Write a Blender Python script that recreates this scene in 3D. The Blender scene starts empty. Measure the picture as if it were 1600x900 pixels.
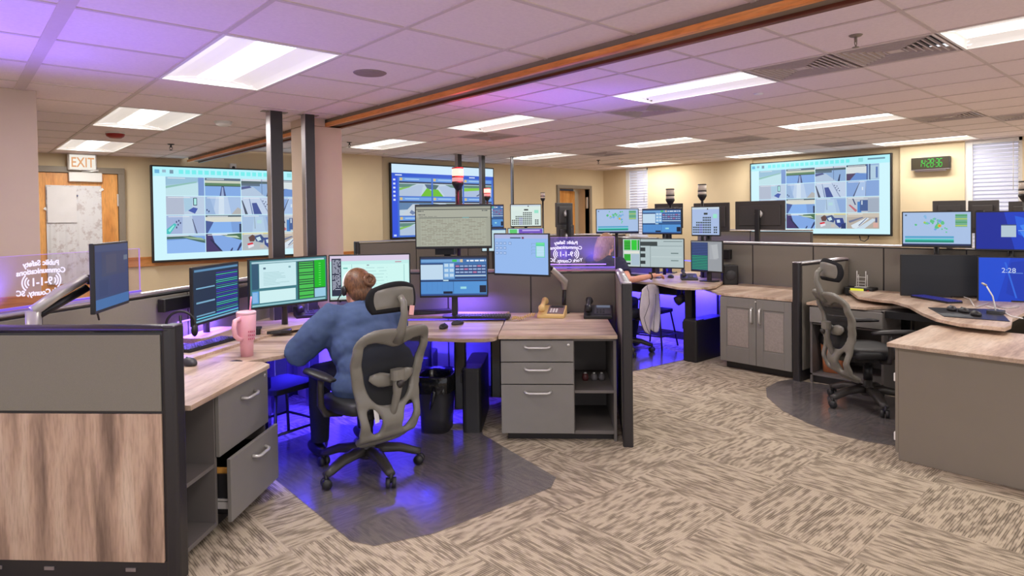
import bpy, bmesh, math, random
from mathutils import Vector, Matrix, Euler
random.seed(7)
PI=math.pi
SC=bpy.context.scene
COL=SC.collection

# ---------------------------------------------------------------- camera
CAMH=1.56
YAW,PIT,ROL,FPX,CYP=0.728569,-0.0177880,-0.0129098,995.2,358.0
_c,_s=math.cos,math.sin
FW=Vector((_c(PIT)*_s(YAW),_c(PIT)*_c(YAW),_s(PIT)))
_r0=Vector((_c(YAW),-_s(YAW),0)); _u0=_r0.cross(FW)
RT=_r0*_c(ROL)+_u0*_s(ROL); UP=_r0*(-_s(ROL))+_u0*_c(ROL)
EYE=Vector((0,0,CAMH))
cd=bpy.data.cameras.new('camera'); cam=bpy.data.objects.new('camera',cd); COL.objects.link(cam)
m=Matrix((RT,UP,-FW)).transposed().to_4x4(); m.translation=EYE
cam.matrix_world=m
cd.sensor_width=36; cd.lens=36*FPX/1600; cd.shift_y=(CYP-450)/1600; cd.clip_start=0.05; cd.clip_end=200
SC.camera=cam
def ray(x,y): return FW+RT*((x-800)/FPX)-UP*((y-CYP)/FPX)
def pd(x,y,d): return EYE+ray(x,y)*d                 # point seen at x,y at distance d along the view
def pz(x,y,z):
    r=ray(x,y); return EYE+r*((z-CAMH)/r.z)
def px_(x,y,X):
    r=ray(x,y); return EYE+r*(X/r.x)
def py_(x,y,Y):
    r=ray(x,y); return EYE+r*(Y/r.y)
def depth(p): return (Vector(p)-EYE).dot(FW)
Q=math.sqrt(.5)
def st(s,t,z=0): return Vector(((s+t)*Q,(t-s)*Q,z))   # workstation frame turned 45 degrees to the room

# ---------------------------------------------------------------- world, exposure
W=bpy.data.worlds.new('world'); SC.world=W; W.use_nodes=True
W.node_tree.nodes['Background'].inputs[0].default_value=(.92,.93,1,1)
W.node_tree.nodes['Background'].inputs[1].default_value=1.3  # added ambient fill, entering through the side left open behind the camera
SC.view_settings.view_transform='Standard'; SC.view_settings.look='None'
SC.view_settings.gamma=1; SC.view_settings.use_curve_mapping=False
SC.view_settings.exposure=0.0
LAMP_W=23.5        # watts of one ceiling troffer
LAMP_COL=(1,.972,.918)

# ---------------------------------------------------------------- materials
def lin(c):
    return tuple(((v/12.92) if v<=.04045 else ((v+.055)/1.055)**2.4) for v in c)
def C8(r,g,b): return lin((r/255,g/255,b/255))
MATS={}
def newmat(name):
    m=bpy.data.materials.new(name); m.use_nodes=True; MATS[name]=m
    nt=m.node_tree; return m,nt,nt.nodes['Principled BSDF']
def N(nt,t,**k):
    n=nt.nodes.new(t)
    for a,b in k.items():
        if a[0]=='i' and a[1:].isdigit(): n.inputs[int(a[1:])].default_value=b
        else: setattr(n,a,b)
    return n
def plain(name,col,rough=.5,metal=0,var=.06,vscale=30,bump=0,bscale=300,emit=None,es=1,spec=.5,alpha=1,trans=0,coat=0):
    """principled surface with a little procedural variation of colour and a fine bump"""
    m,nt,b=newmat(name); L=nt.links
    c=C8(*col)
    tc=N(nt,'ShaderNodeTexCoord')
    if var>0:
        nz=N(nt,'ShaderNodeTexNoise'); nz.inputs['Scale'].default_value=vscale; nz.inputs['Detail'].default_value=3
        L.new(tc.outputs['Object'],nz.inputs['Vector'])
        rp=N(nt,'ShaderNodeValToRGB'); e=rp.color_ramp.elements
        e[0].position=.3; e[1].position=.7
        e[0].color=tuple(v*(1-var) for v in c)+(1,); e[1].color=tuple(min(1,v*(1+var)) for v in c)+(1,)
        L.new(nz.outputs[0],rp.inputs[0]); L.new(rp.outputs[0],b.inputs['Base Color'])
    else: b.inputs['Base Color'].default_value=c+(1,)
    b.inputs['Roughness'].default_value=rough; b.inputs['Metallic'].default_value=metal
    b.inputs['Specular IOR Level'].default_value=spec
    if coat: b.inputs['Coat Weight'].default_value=coat
    if bump>0:
        n2=N(nt,'ShaderNodeTexNoise'); n2.inputs['Scale'].default_value=bscale
        L.new(tc.outputs['Object'],n2.inputs['Vector'])
        bp=N(nt,'ShaderNodeBump'); bp.inputs['Strength'].default_value=bump; bp.inputs['Distance'].default_value=.004
        L.new(n2.outputs[0],bp.inputs['Height']); L.new(bp.outputs[0],b.inputs['Normal'])
    if emit:
        b.inputs['Emission Color'].default_value=C8(*emit)+(1,); b.inputs['Emission Strength'].default_value=es
    if trans: b.inputs['Transmission Weight'].default_value=trans
    if alpha<1: b.inputs['Alpha'].default_value=alpha
    return m
_em={}
def glow(col,s=1.0):
    """picture element of a lit screen or a lit sign"""
    k=(tuple(col),s)
    if k in _em: return _em[k]
    m=bpy.data.materials.new('lit_%02x%02x%02x'%tuple(int(v) for v in col)); m.use_nodes=True; nt=m.node_tree
    b=nt.nodes['Principled BSDF']; b.inputs['Base Color'].default_value=(.01,.01,.01,1); b.inputs['Roughness'].default_value=.35
    b.inputs['Specular IOR Level'].default_value=.25
    b.inputs['Emission Color'].default_value=C8(*col)+(1,); b.inputs['Emission Strength'].default_value=s
    _em[k]=m; return m

def wood(name,c1,c2,c3,axis='x',scale=1.0,rough=.45):
    m,nt,b=newmat(name); L=nt.links
    tc=N(nt,'ShaderNodeTexCoord'); mp=N(nt,'ShaderNodeMapping')
    sc={'x':(1.1,9,9),'y':(9,1.1,9),'z':(9,9,1.1)}[axis]
    mp.inputs['Scale'].default_value=tuple(v*scale for v in sc)
    L.new(tc.outputs['Object'],mp.inputs['Vector'])
    n1=N(nt,'ShaderNodeTexNoise'); n1.inputs['Scale'].default_value=1.2; n1.inputs['Detail'].default_value=5; n1.inputs['Distortion'].default_value=.35
    L.new(mp.outputs[0],n1.inputs['Vector'])
    rp=N(nt,'ShaderNodeValToRGB'); e=rp.color_ramp.elements
    e[0].position=.33; e[0].color=C8(*c1)+(1,); e[1].position=.68; e[1].color=C8(*c3)+(1,)
    k=e.new(.5); k.color=C8(*c2)+(1,)
    L.new(n1.outputs[0],rp.inputs[0])
    n2=N(nt,'ShaderNodeTexNoise'); n2.inputs['Scale'].default_value=6; n2.inputs['Detail'].default_value=6
    mp2=N(nt,'ShaderNodeMapping'); mp2.inputs['Scale'].default_value=tuple(v*scale*2.0 for v in sc)
    L.new(tc.outputs['Object'],mp2.inputs['Vector']); L.new(mp2.outputs[0],n2.inputs['Vector'])
    mx=N(nt,'ShaderNodeMixRGB',blend_type='MULTIPLY'); mx.inputs[0].default_value=.35
    r2=N(nt,'ShaderNodeValToRGB'); r2.color_ramp.elements[0].position=.35; r2.color_ramp.elements[0].color=(.45,.4,.38,1); r2.color_ramp.elements[1].position=.55
    L.new(n2.outputs[0],r2.inputs[0]); L.new(rp.outputs[0],mx.inputs[1]); L.new(r2.outputs[0],mx.inputs[2])
    L.new(mx.outputs[0],b.inputs['Base Color']); b.inputs['Roughness'].default_value=rough
    return m

def carpet_mat():
    m,nt,b=newmat('carpet_tiles'); L=nt.links
    g=N(nt,'ShaderNodeNewGeometry'); sp=N(nt,'ShaderNodeSeparateXYZ'); L.new(g.outputs['Position'],sp.inputs[0])
    def M(op,a,bb=None,c=None):
        n=N(nt,'ShaderNodeMath',operation=op)
        for i,v in enumerate((a,bb,c)):
            if v is None: continue
            if isinstance(v,(int,float)): n.inputs[i].default_value=v
            else: L.new(v,n.inputs[i])
        return n.outputs[0]
    T=.61
    u=M('DIVIDE',M('SUBTRACT',sp.outputs[0],2.41),T); v=M('DIVIDE',M('SUBTRACT',sp.outputs[1],1.72),T)
    iu=M('FLOOR',u); iv=M('FLOOR',v)
    par=M('FLOORED_MODULO',M('ADD',iu,iv),2.0)
    # along / across coordinates of the streaks
    al=M('ADD',M('MULTIPLY',u,M('SUBTRACT',1.0,par)),M('MULTIPLY',v,par))
    ac=M('ADD',M('MULTIPLY',v,M('SUBTRACT',1.0,par)),M('MULTIPLY',u,par))
    tid=M('ADD',M('MULTIPLY',iu,13.7),M('MULTIPLY',iv,7.3))
    line=M('FLOOR',M('MULTIPLY',ac,50.0))
    cb=N(nt,'ShaderNodeCombineXYZ'); L.new(M('MULTIPLY',al,5.6),cb.inputs[0]); L.new(M('MULTIPLY',line,13.37),cb.inputs[1]); L.new(tid,cb.inputs[2])
    nz=N(nt,'ShaderNodeTexNoise'); nz.inputs['Scale'].default_value=1; nz.inputs['Detail'].default_value=1.5; nz.inputs['Roughness'].default_value=.5
    L.new(cb.outputs[0],nz.inputs['Vector'])
    # broader patches of dark and pale streaks
    cb2=N(nt,'ShaderNodeCombineXYZ'); L.new(M('MULTIPLY',al,1.6),cb2.inputs[0]); L.new(M('MULTIPLY',ac,9.0),cb2.inputs[1]); L.new(tid,cb2.inputs[2])
    nb=N(nt,'ShaderNodeTexNoise'); nb.inputs['Scale'].default_value=1; nb.inputs['Detail'].default_value=2; L.new(cb2.outputs[0],nb.inputs['Vector'])
    sm=M('ADD',M('MULTIPLY',nz.outputs[0],.86),M('MULTIPLY',nb.outputs[0],.14))
    rp=N(nt,'ShaderNodeValToRGB'); e=rp.color_ramp.elements
    e[0].position=.38; e[0].color=C8(152,138,120)+(1,)
    e[1].position=.56; e[1].color=C8(196,180,158)+(1,)
    L.new(sm,rp.inputs[0])
    # groove between the loops and tile seams
    fr=M('FRACT',M('MULTIPLY',ac,50.0)); gr=M('ABSOLUTE',M('SUBTRACT',fr,.5))
    mr=N(nt,'ShaderNodeMapRange'); L.new(nz.outputs[0],mr.inputs[0]); mr.inputs[1].default_value=.56; mr.inputs[2].default_value=.43; mr.inputs[3].default_value=.08; mr.inputs[4].default_value=.56
    mg=N(nt,'ShaderNodeMapRange'); L.new(gr,mg.inputs[0]); mg.inputs[1].default_value=.24; mg.inputs[2].default_value=.38
    gm=M('SUBTRACT',1.0,M('MULTIPLY',mr.outputs[0],mg.outputs[0]))
    spk=N(nt,'ShaderNodeTexNoise'); spk.inputs['Scale'].default_value=260; spk.inputs['Detail'].default_value=1; L.new(g.outputs['Position'],spk.inputs['Vector'])
    gm=M('MULTIPLY',gm,M('MULTIPLY_ADD',spk.outputs[0],.5,.66))
    mx=N(nt,'ShaderNodeMixRGB',blend_type='MULTIPLY'); mx.inputs[0].default_value=1
    cc=N(nt,'ShaderNodeCombineXYZ'); [L.new(gm,cc.inputs[i]) for i in range(3)]
    L.new(rp.outputs[0],mx.inputs[1]); L.new(cc.outputs[0],mx.inputs[2])
    L.new(mx.outputs[0],b.inputs['Base Color']); b.inputs['Roughness'].default_value=.95; b.inputs['Specular IOR Level'].default_value=.1
    bp=N(nt,'ShaderNodeBump'); bp.inputs['Strength'].default_value=.5; bp.inputs['Distance'].default_value=.004
    L.new(sm,bp.inputs['Height']); L.new(bp.outputs[0],b.inputs['Normal'])
    return m
M_CARPET=carpet_mat()
M_TILE=plain('ceiling_tile',(242,226,226),.9,var=.03,vscale=60,bump=.25,bscale=140)
M_GRID=plain('ceiling_grid',(214,198,192),.6,var=.02)
M_WALL=plain('painted_wall',(224,204,168),.8,var=.02,vscale=4,bump=.05)
M_PINKWALL=plain('painted_pillar',(206,184,166),.8,var=.02,vscale=4,bump=.05)
M_BEAM=plain('beam_paint',(132,116,98),.7,var=.04)
M_OAK=wood('orange_oak',(212,120,52),(236,146,70),(246,168,98),'y',1.0,.4)
M_OAKD=wood('dark_oak',(96,44,24),(120,60,34),(140,76,44),'y',1.0,.4)
M_OAKX=wood('orange_oak_rail',(176,104,48),(206,132,66),(222,152,86),'x',1.0,.4)
M_OAKZ=wood('orange_oak_door',(220,146,72),(240,170,92),(246,188,114),'z',.6,.4)
M_LAMW=wood('walnut_laminate',(122,98,84),(192,160,138),(214,188,166),'z',.95,.5)
M_TOP=wood('worktop_laminate',(156,130,110),(200,174,152),(218,198,178),'x',.8,.4)
M_TOPY=wood('worktop_laminate_b',(156,130,110),(200,174,152),(218,198,178),'y',.8,.4)
M_FAB=plain('panel_fabric',(134,128,118),.95,var=.05,vscale=420,bump=.3,bscale=700,spec=.1)
M_FABD=plain('panel_fabric_dark',(112,105,99),.95,var=.05,vscale=420,bump=.3,bscale=700,spec=.1)
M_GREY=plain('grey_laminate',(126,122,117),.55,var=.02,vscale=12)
M_GREYI=plain('grey_laminate_shaded',(104,98,95),.6,var=.02,vscale=12)  # grey laminate darkened to paint in the shade inside cabinets
M_TAUPE=plain('taupe_laminate',(136,126,113),.6,var=.02,vscale=6)
M_BLK=plain('black_trim',(44,41,43),.35,var=.03)
M_BLKM=plain('black_plastic',(30,29,31),.45,var=.04)
M_BLKG=plain('black_gloss',(16,16,18),.12,var=0)
M_CAP=plain('brushed_cap',(178,172,176),.28,metal=.8,var=.03,vscale=90)
M_CAPD=plain('dark_cap',(74,68,76),.3,metal=.6,var=.03,vscale=90)
M_CHR=plain('satin_chrome',(214,211,208),.32,metal=.45,var=0)
M_CHAIR=plain('chair_plastic',(122,118,109),.34,var=.03)
M_CHAIRD=plain('chair_dark_plastic',(52,48,46),.42,var=.03)
M_CLOTH=plain('chair_fabric',(36,36,38),.9,var=.1,vscale=200,bump=.4,bscale=500,spec=.2)
M_VINYL=plain('seat_vinyl',(30,30,32),.5,var=.05)
M_WHITE=plain('white_enamel',(235,232,228),.45,var=.01)
M_REFL=plain('troffer_reflector_glow',(240,238,234),.45,var=0,emit=(255,250,244),es=.45)  # lamplight on the side reflectors is put in as emission
M_STEEL=plain('frame_paint',(140,128,112),.5,var=.02)
M_PAPER=plain('paper_sheet',(226,222,222),.85,var=.03,vscale=8)
M_RED=plain('red_plastic',(150,34,28),.4,var=.02)
M_BIN=plain('black_bin',(42,41,44),.5,var=.03)
M_BINT=plain('terracotta_bin',(206,126,84),.5,var=.03)
M_BAG=plain('bin_bag',(22,22,24),.16,var=0,bump=.6,bscale=40)
M_PINK=plain('pink_tumbler',(246,184,198),.4,var=.02)
M_BEIGE=plain('beige_phone',(226,194,126),.45,var=.02)
M_SKIN=plain('skin',(222,158,132),.5,var=.05,vscale=40)
def hairmat(name,c,var=.4):
    m,nt,b=newmat(name); L=nt.links; tc=N(nt,'ShaderNodeTexCoord'); mp=N(nt,'ShaderNodeMapping'); mp.inputs['Scale'].default_value=(70,30,16); mp.inputs['Rotation'].default_value=(.5,.2,.4)
    L.new(tc.outputs['Object'],mp.inputs['Vector']); nz=N(nt,'ShaderNodeTexNoise'); nz.inputs['Scale'].default_value=2.2; nz.inputs['Detail'].default_value=6; nz.inputs['Distortion'].default_value=.6; L.new(mp.outputs[0],nz.inputs['Vector'])
    rp=N(nt,'ShaderNodeValToRGB'); e=rp.color_ramp.elements; k=C8(*c); e[0].position=.34; e[1].position=.66; e[0].color=tuple(v*(1-var) for v in k)+(1,); e[1].color=tuple(v*(1+var) for v in k)+(1,)
    L.new(nz.outputs[0],rp.inputs[0]); L.new(rp.outputs[0],b.inputs['Base Color']); b.inputs['Roughness'].default_value=.42
    bp=N(nt,'ShaderNodeBump'); bp.inputs['Strength'].default_value=.35; bp.inputs['Distance'].default_value=.004; L.new(nz.outputs[0],bp.inputs['Height']); L.new(bp.outputs[0],b.inputs['Normal']); return m
M_HAIR=hairmat('auburn_hair',(108,72,46),.5)
M_HAIRB=hairmat('blonde_hair',(156,120,96),.3)
M_HOOD=plain('blue_hoodie',(80,97,132),.9,var=.1,vscale=14,bump=.3,bscale=400,spec=.1)
M_NAVY=plain('navy_shirt',(34,34,62),.9,var=.08,vscale=30)
M_TROU=plain('dark_trousers',(28,30,48),.9,var=.1)
M_BOOT=plain('black_shoe',(24,24,26),.4)
M_SILV=plain('silver_arm',(196,190,184),.35,metal=.3,var=.02)
M_KEYD=plain('dusky_pot',(96,92,96),.5)
M_SHAD=plain('recess_shade',(40,36,38),.9,var=0)  # near-black standing in for the shade inside vents and the far hall
M_LED=glow((150,110,255),3.0)
M_LEDB=glow((60,60,255),6.0)

class _o: pass
def FRES(nt,ior):
    """reflection weight on the outer side of a clear sheet only"""
    f=N(nt,'ShaderNodeFresnel'); f.inputs[0].default_value=ior; g=N(nt,'ShaderNodeNewGeometry')
    s=N(nt,'ShaderNodeMath',operation='SUBTRACT'); s.inputs[0].default_value=1; nt.links.new(g.outputs['Backfacing'],s.inputs[1])
    k=N(nt,'ShaderNodeMath',operation='MULTIPLY'); nt.links.new(f.outputs[0],k.inputs[0]); nt.links.new(s.outputs[0],k.inputs[1]); return k
def acryl():
    m,nt,b=newmat('clear_acrylic'); L=nt.links
    for n in list(nt.nodes):
        if n.type!='OUTPUT_MATERIAL': nt.nodes.remove(n)
    out=[n for n in nt.nodes if n.type=='OUTPUT_MATERIAL'][0]
    tr=N(nt,'ShaderNodeBsdfTransparent'); tr.inputs[0].default_value=(.95,.92,.98,1)
    gl=N(nt,'ShaderNodeBsdfGlossy'); gl.inputs['Roughness'].default_value=.05
    df=N(nt,'ShaderNodeBsdfTranslucent'); df.inputs[0].default_value=(.8,.75,.95,1)
    fr=FRES(nt,1.35)
    m1=N(nt,'ShaderNodeMixShader'); L.new(fr.outputs[0],m1.inputs[0]); L.new(tr.outputs[0],m1.inputs[1]); L.new(gl.outputs[0],m1.inputs[2])
    m2=N(nt,'ShaderNodeMixShader'); m2.inputs[0].default_value=.02; L.new(m1.outputs[0],m2.inputs[1]); L.new(df.outputs[0],m2.inputs[2])
    L.new(m2.outputs[0],out.inputs[0]); return m
M_ACR=acryl()
def mat_plastic():
    m,nt,b=newmat('clear_floor_mat'); L=nt.links
    for n in list(nt.nodes):
        if n.type!='OUTPUT_MATERIAL': nt.nodes.remove(n)
    out=[n for n in nt.nodes if n.type=='OUTPUT_MATERIAL'][0]
    tr=N(nt,'ShaderNodeBsdfTransparent'); tr.inputs[0].default_value=(.90,.88,.89,1)
    gl=N(nt,'ShaderNodeBsdfGlossy'); gl.inputs['Roughness'].default_value=.17; gl.inputs[0].default_value=(.9,.9,.9,1)
    df=N(nt,'ShaderNodeBsdfDiffuse'); df.inputs[0].default_value=(.26,.25,.27,1)
    fr=FRES(nt,2.1)
    tc=N(nt,'ShaderNodeTexCoord'); nz=N(nt,'ShaderNodeTexNoise'); nz.inputs['Scale'].default_value=5
    L.new(tc.outputs['Object'],nz.inputs['Vector']); bp=N(nt,'ShaderNodeBump'); bp.inputs['Strength'].default_value=.15; bp.inputs['Distance'].default_value=.01
    L.new(nz.outputs[0],bp.inputs['Height']); L.new(bp.outputs[0],gl.inputs['Normal'])
    m0=N(nt,'ShaderNodeMixShader'); m0.inputs[0].default_value=.27; L.new(tr.outputs[0],m0.inputs[1]); L.new(df.outputs[0],m0.inputs[2])
    fr2=N(nt,'ShaderNodeMath',operation='MULTIPLY',use_clamp=True); L.new(fr.outputs[0],fr2.inputs[0]); fr2.inputs[1].default_value=1.5; fr=fr2
    m1=N(nt,'ShaderNodeMixShader'); L.new(fr.outputs[0],m1.inputs[0]); L.new(m0.outputs[0],m1.inputs[1]); L.new(gl.outputs[0],m1.inputs[2])
    L.new(m1.outputs[0],out.inputs[0]); return m
M_MAT=mat_plastic()
def mesh_fabric():
    m,nt,b=newmat('mesh_back_fabric'); b.inputs['Base Color'].default_value=(.012,.012,.013,1); b.inputs['Roughness'].default_value=.8
    b.inputs['Alpha'].default_value=.93; return m
M_NET=mesh_fabric()

# ---------------------------------------------------------------- mesh building
class MB:
    def __init__(s): s.v=[]; s.f=[]; s.m=[]; s.cur=0; s.sm=[]; s.smooth=False
    def add(s,vs,fs):
        o=len(s.v); s.v+= [Vector(v) for v in vs]
        for f in fs: s.f.append([o+i for i in f]); s.m.append(s.cur); s.sm.append(s.smooth)
        return o
    def box(s,c,d,rz=0,M=None):
        x,y,z=d[0]/2,d[1]/2,d[2]/2
        vs=[Vector((a*x,b*y,e*z)) for e in(-1,1) for b in(-1,1) for a in(-1,1)]
        R=M if M is not None else Matrix.Rotation(rz,3,'Z')
        s.add([R@v+Vector(c) for v in vs],[(0,2,3,1),(4,5,7,6),(0,1,5,4),(2,6,7,3),(0,4,6,2),(1,3,7,5)]); return s
    def b2(s,a,b):
        return s.box([(a[i]+b[i])/2 for i in range(3)],[abs(b[i]-a[i]) for i in range(3)])
    def rbox(s,c,d,r=.01,rz=0,n=3,M=None):
        """box with rounded vertical edges"""
        x,y,z=d[0]/2,d[1]/2,d[2]/2; r=min(r,x*.99,y*.99); P=[]
        for cx,cy,a0 in ((x-r,y-r,0),(-x+r,y-r,PI/2),(-x+r,-y+r,PI),(x-r,-y+r,1.5*PI)):
            for i in range(n+1):
                a=a0+PI/2*i/n; P.append((cx+r*_c(a),cy+r*_s(a)))
        R=M if M is not None else Matrix.Rotation(rz,3,'Z')
        k=len(P); vs=[R@Vector((p[0],p[1],zz))+Vector(c) for zz in(-z,z) for p in P]
        s.add(vs,[tuple(range(k-1,-1,-1)),tuple(range(k,2*k))]+[(i,(i+1)%k,k+(i+1)%k,k+i) for i in range(k)]); return s
    def prism(s,P,z0,z1):
        a=sum(P[i][0]*P[(i+1)%len(P)][1]-P[(i+1)%len(P)][0]*P[i][1] for i in range(len(P)))
        if a<0: P=P[::-1]
        k=len(P); vs=[(p[0],p[1],z) for z in(z0,z1) for p in P]
        s.add(vs,[tuple(range(k-1,-1,-1)),tuple(range(k,2*k))]+[(i,(i+1)%k,k+(i+1)%k,k+i) for i in range(k)]); return s
    def tube(s,pts,r,n=8,cap=True,flat=None):
        """swept tube; r number or list; flat=(axis vector, factor) squashes the section"""
        pts=[Vector(p) for p in pts]; k=len(pts)
        if not isinstance(r,(list,tuple)): r=[r]*k
        rings=[]; prev=None
        for i,p in enumerate(pts):
            t=(pts[min(i+1,k-1)]-pts[max(i-1,0)]).normalized()
            if prev is None:
                a=Vector((0,0,1)) if abs(t.z)<.9 else Vector((1,0,0))
                if flat: a=Vector(flat[0])
                u=t.cross(a).normalized()
            else:
                u=(prev-t*prev.dot(t)).normalized()
            w=t.cross(u); prev=u
            fw=flat[1] if flat else 1
            rings.append([p+u*_c(2*PI*j/n)*r[i]+w*_s(2*PI*j/n)*r[i]*fw for j in range(n)])
        o=[v for R in rings for v in R]; fs=[]
        for i in range(k-1):
            for j in range(n): fs.append((i*n+j,i*n+(j+1)%n,(i+1)*n+(j+1)%n,(i+1)*n+j))
        if cap: fs.append(tuple(range(n-1,-1,-1))); fs.append(tuple((k-1)*n+j for j in range(n)))
        sm=s.smooth; s.smooth=True; s.add(o,fs); s.smooth=sm; return s
    def cyl(s,p0,p1,r,n=16,r2=None): return s.tube([p0,p1],[r,r if r2 is None else r2],n)
    def lathe(s,prof,c=(0,0,0),n=24,M=None,cap=True):
        c=Vector(c); k=len(prof); vs=[]
        for (r,z) in prof:
            for j in range(n):
                v=Vector((r*_c(2*PI*j/n),r*_s(2*PI*j/n),z))
                if M is not None: v=M@v
                vs.append(v+c)
        fs=[(i*n+j,i*n+(j+1)%n,(i+1)*n+(j+1)%n,(i+1)*n+j) for i in range(k-1) for j in range(n)]
        if cap: fs+= [tuple(range(n-1,-1,-1)),tuple((k-1)*n+j for j in range(n))]
        sm=s.smooth; s.smooth=True; s.add(vs,fs); s.smooth=sm; return s
    def ell(s,c,r,n=16,k=10,M=None):
        c=Vector(c); vs=[]; fs=[]
        for i in range(k+1):
            a=PI*i/k
            for j in range(n):
                b=2*PI*j/n; v=Vector((r[0]*_s(a)*_c(b),r[1]*_s(a)*_s(b),r[2]*_c(a)))
                if M is not None: v=M@v
                vs.append(v+c)
        for i in range(k):
            for j in range(n): fs.append((i*n+j,(i+1)*n+j,(i+1)*n+(j+1)%n,i*n+(j+1)%n))
        sm=s.smooth; s.smooth=True; s.add(vs,fs); s.smooth=sm; return s
    def quad(s,a,b,c,d): s.add([a,b,c,d],[(0,1,2,3)]); return s
    def xf(s,M):
        s.v=[M@v for v in s.v]; return s
def obj(name,mb,mat,parent=None,bev=0,mods=None,kind=None,world=False,merge=False):
    me=bpy.data.meshes.new(name)
    vs=mb.v
    if world and parent is not None:
        inv=parent.matrix_basis.inverted() if parent.parent is None else (parent.parent.matrix_basis@parent.matrix_basis).inverted()
        vs=[inv@v for v in vs]
    me.from_pydata([tuple(v) for v in vs],[],mb.f)
    for mt in (mat if isinstance(mat,(list,tuple)) else [mat]): me.materials.append(mt)
    for p,mi,sm in zip(me.polygons,mb.m,mb.sm): p.material_index=mi; p.use_smooth=sm
    if merge:
        b=bmesh.new(); b.from_mesh(me); bmesh.ops.remove_doubles(b,verts=b.verts,dist=1e-5); bmesh.ops.recalc_face_normals(b,faces=b.faces); b.to_mesh(me); b.free()
    me.update()
    o=bpy.data.objects.new(name,me); COL.objects.link(o)
    if parent is not None: o.parent=parent
    if bev:
        md=o.modifiers.new('bevel','BEVEL'); md.width=bev; md.segments=2; md.limit_method='ANGLE'; md.angle_limit=.7
    if kind: o['kind']=kind
    return o
def thing(name,label,cat,loc=(0,0,0),rz=0,group=None):
    o=bpy.data.objects.new(name,None); COL.objects.link(o); o.empty_display_size=.1
    o.location=loc; o.rotation_euler=(0,0,rz); o.matrix_basis=Matrix.Translation(Vector(loc))@Matrix.Rotation(rz,4,'Z')
    o['label']=label; o['category']=cat
    if group: o['group']=group
    return o
def tag(o,label,cat,group=None,kind=None):
    o['label']=label; o['category']=cat
    if group: o['group']=group
    if kind: o['kind']=kind
    return o
def struct(name,mb,mat,parent=None,bev=0):
    o=obj(name,mb,mat,parent,bev)
    if parent is None: o['kind']='structure'
    return o
def sempty(name,loc=(0,0,0),rz=0):
    o=bpy.data.objects.new(name,None); COL.objects.link(o); o['kind']='structure'
    o.matrix_basis=Matrix.Translation(Vector(loc))@Matrix.Rotation(rz,4,'Z'); return o
def kids(o): return [c for c in COL.objects if c.parent==o]
def dup(o,loc=None,rz=None,label=None,parent=None):
    c=o.copy(); COL.objects.link(c)
    if parent is not None: c.parent=parent
    if loc is not None or rz is not None:
        L=Vector(loc) if loc is not None else o.location; R=rz if rz is not None else o.rotation_euler.z
        c.matrix_basis=Matrix.Translation(L)@Matrix.Rotation(R,4,'Z')
    if label: c['label']=label
    for k in kids(o): dup(k,parent=c)
    return c
def arealight(name,loc,size,power,col,parent=None,rot=(0,0,0),spread=PI):
    l=bpy.data.lights.new(name,'AREA'); l.shape='RECTANGLE'; l.size=size[0]; l.size_y=size[1]; l.energy=power; l.color=col; l.spread=spread
    o=bpy.data.objects.new(name,l); COL.objects.link(o); o.location=loc; o.rotation_euler=rot
    if parent is not None: o.parent=parent
    return o
def textmesh(s,size,align='CENTER',ext=.0008,bold=.0):
    cu=bpy.data.curves.new('lettering','FONT'); cu.body=s; cu.size=size; cu.align_x=align; cu.extrude=ext; cu.offset=bold; cu.resolution_u=3
    o=bpy.data.objects.new('lettering',cu); COL.objects.link(o)
    bpy.context.view_layer.update()
    me=bpy.data.meshes.new_from_object(o.evaluated_get(bpy.context.evaluated_depsgraph_get()))
    vs=[v.co.copy() for v in me.vertices]; fs=[tuple(p.vertices) for p in me.polygons]
    bpy.data.objects.remove(o); bpy.data.curves.remove(cu); bpy.data.meshes.remove(me)
    return vs,fs
def remesh(mb,vox=.012,smooth=3,name='tmp'):
    """union of overlapping closed shapes into one continuous surface"""
    me=bpy.data.meshes.new(name); me.from_pydata([tuple(v) for v in mb.v],[],mb.f); me.update()
    o=bpy.data.objects.new(name,me); COL.objects.link(o)
    r=o.modifiers.new('r','REMESH'); r.mode='VOXEL'; r.voxel_size=vox
    if smooth:
        q=o.modifiers.new('s','SMOOTH'); q.factor=.5; q.iterations=smooth
    bpy.context.view_layer.update()
    m2=bpy.data.meshes.new_from_object(o.evaluated_get(bpy.context.evaluated_depsgraph_get()))
    out=MB(); out.smooth=True
    out.add([v.co.copy() for v in m2.vertices],[tuple(p.vertices) for p in m2.polygons])
    bpy.data.objects.remove(o); bpy.data.meshes.remove(me); bpy.data.meshes.remove(m2)
    return out
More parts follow.
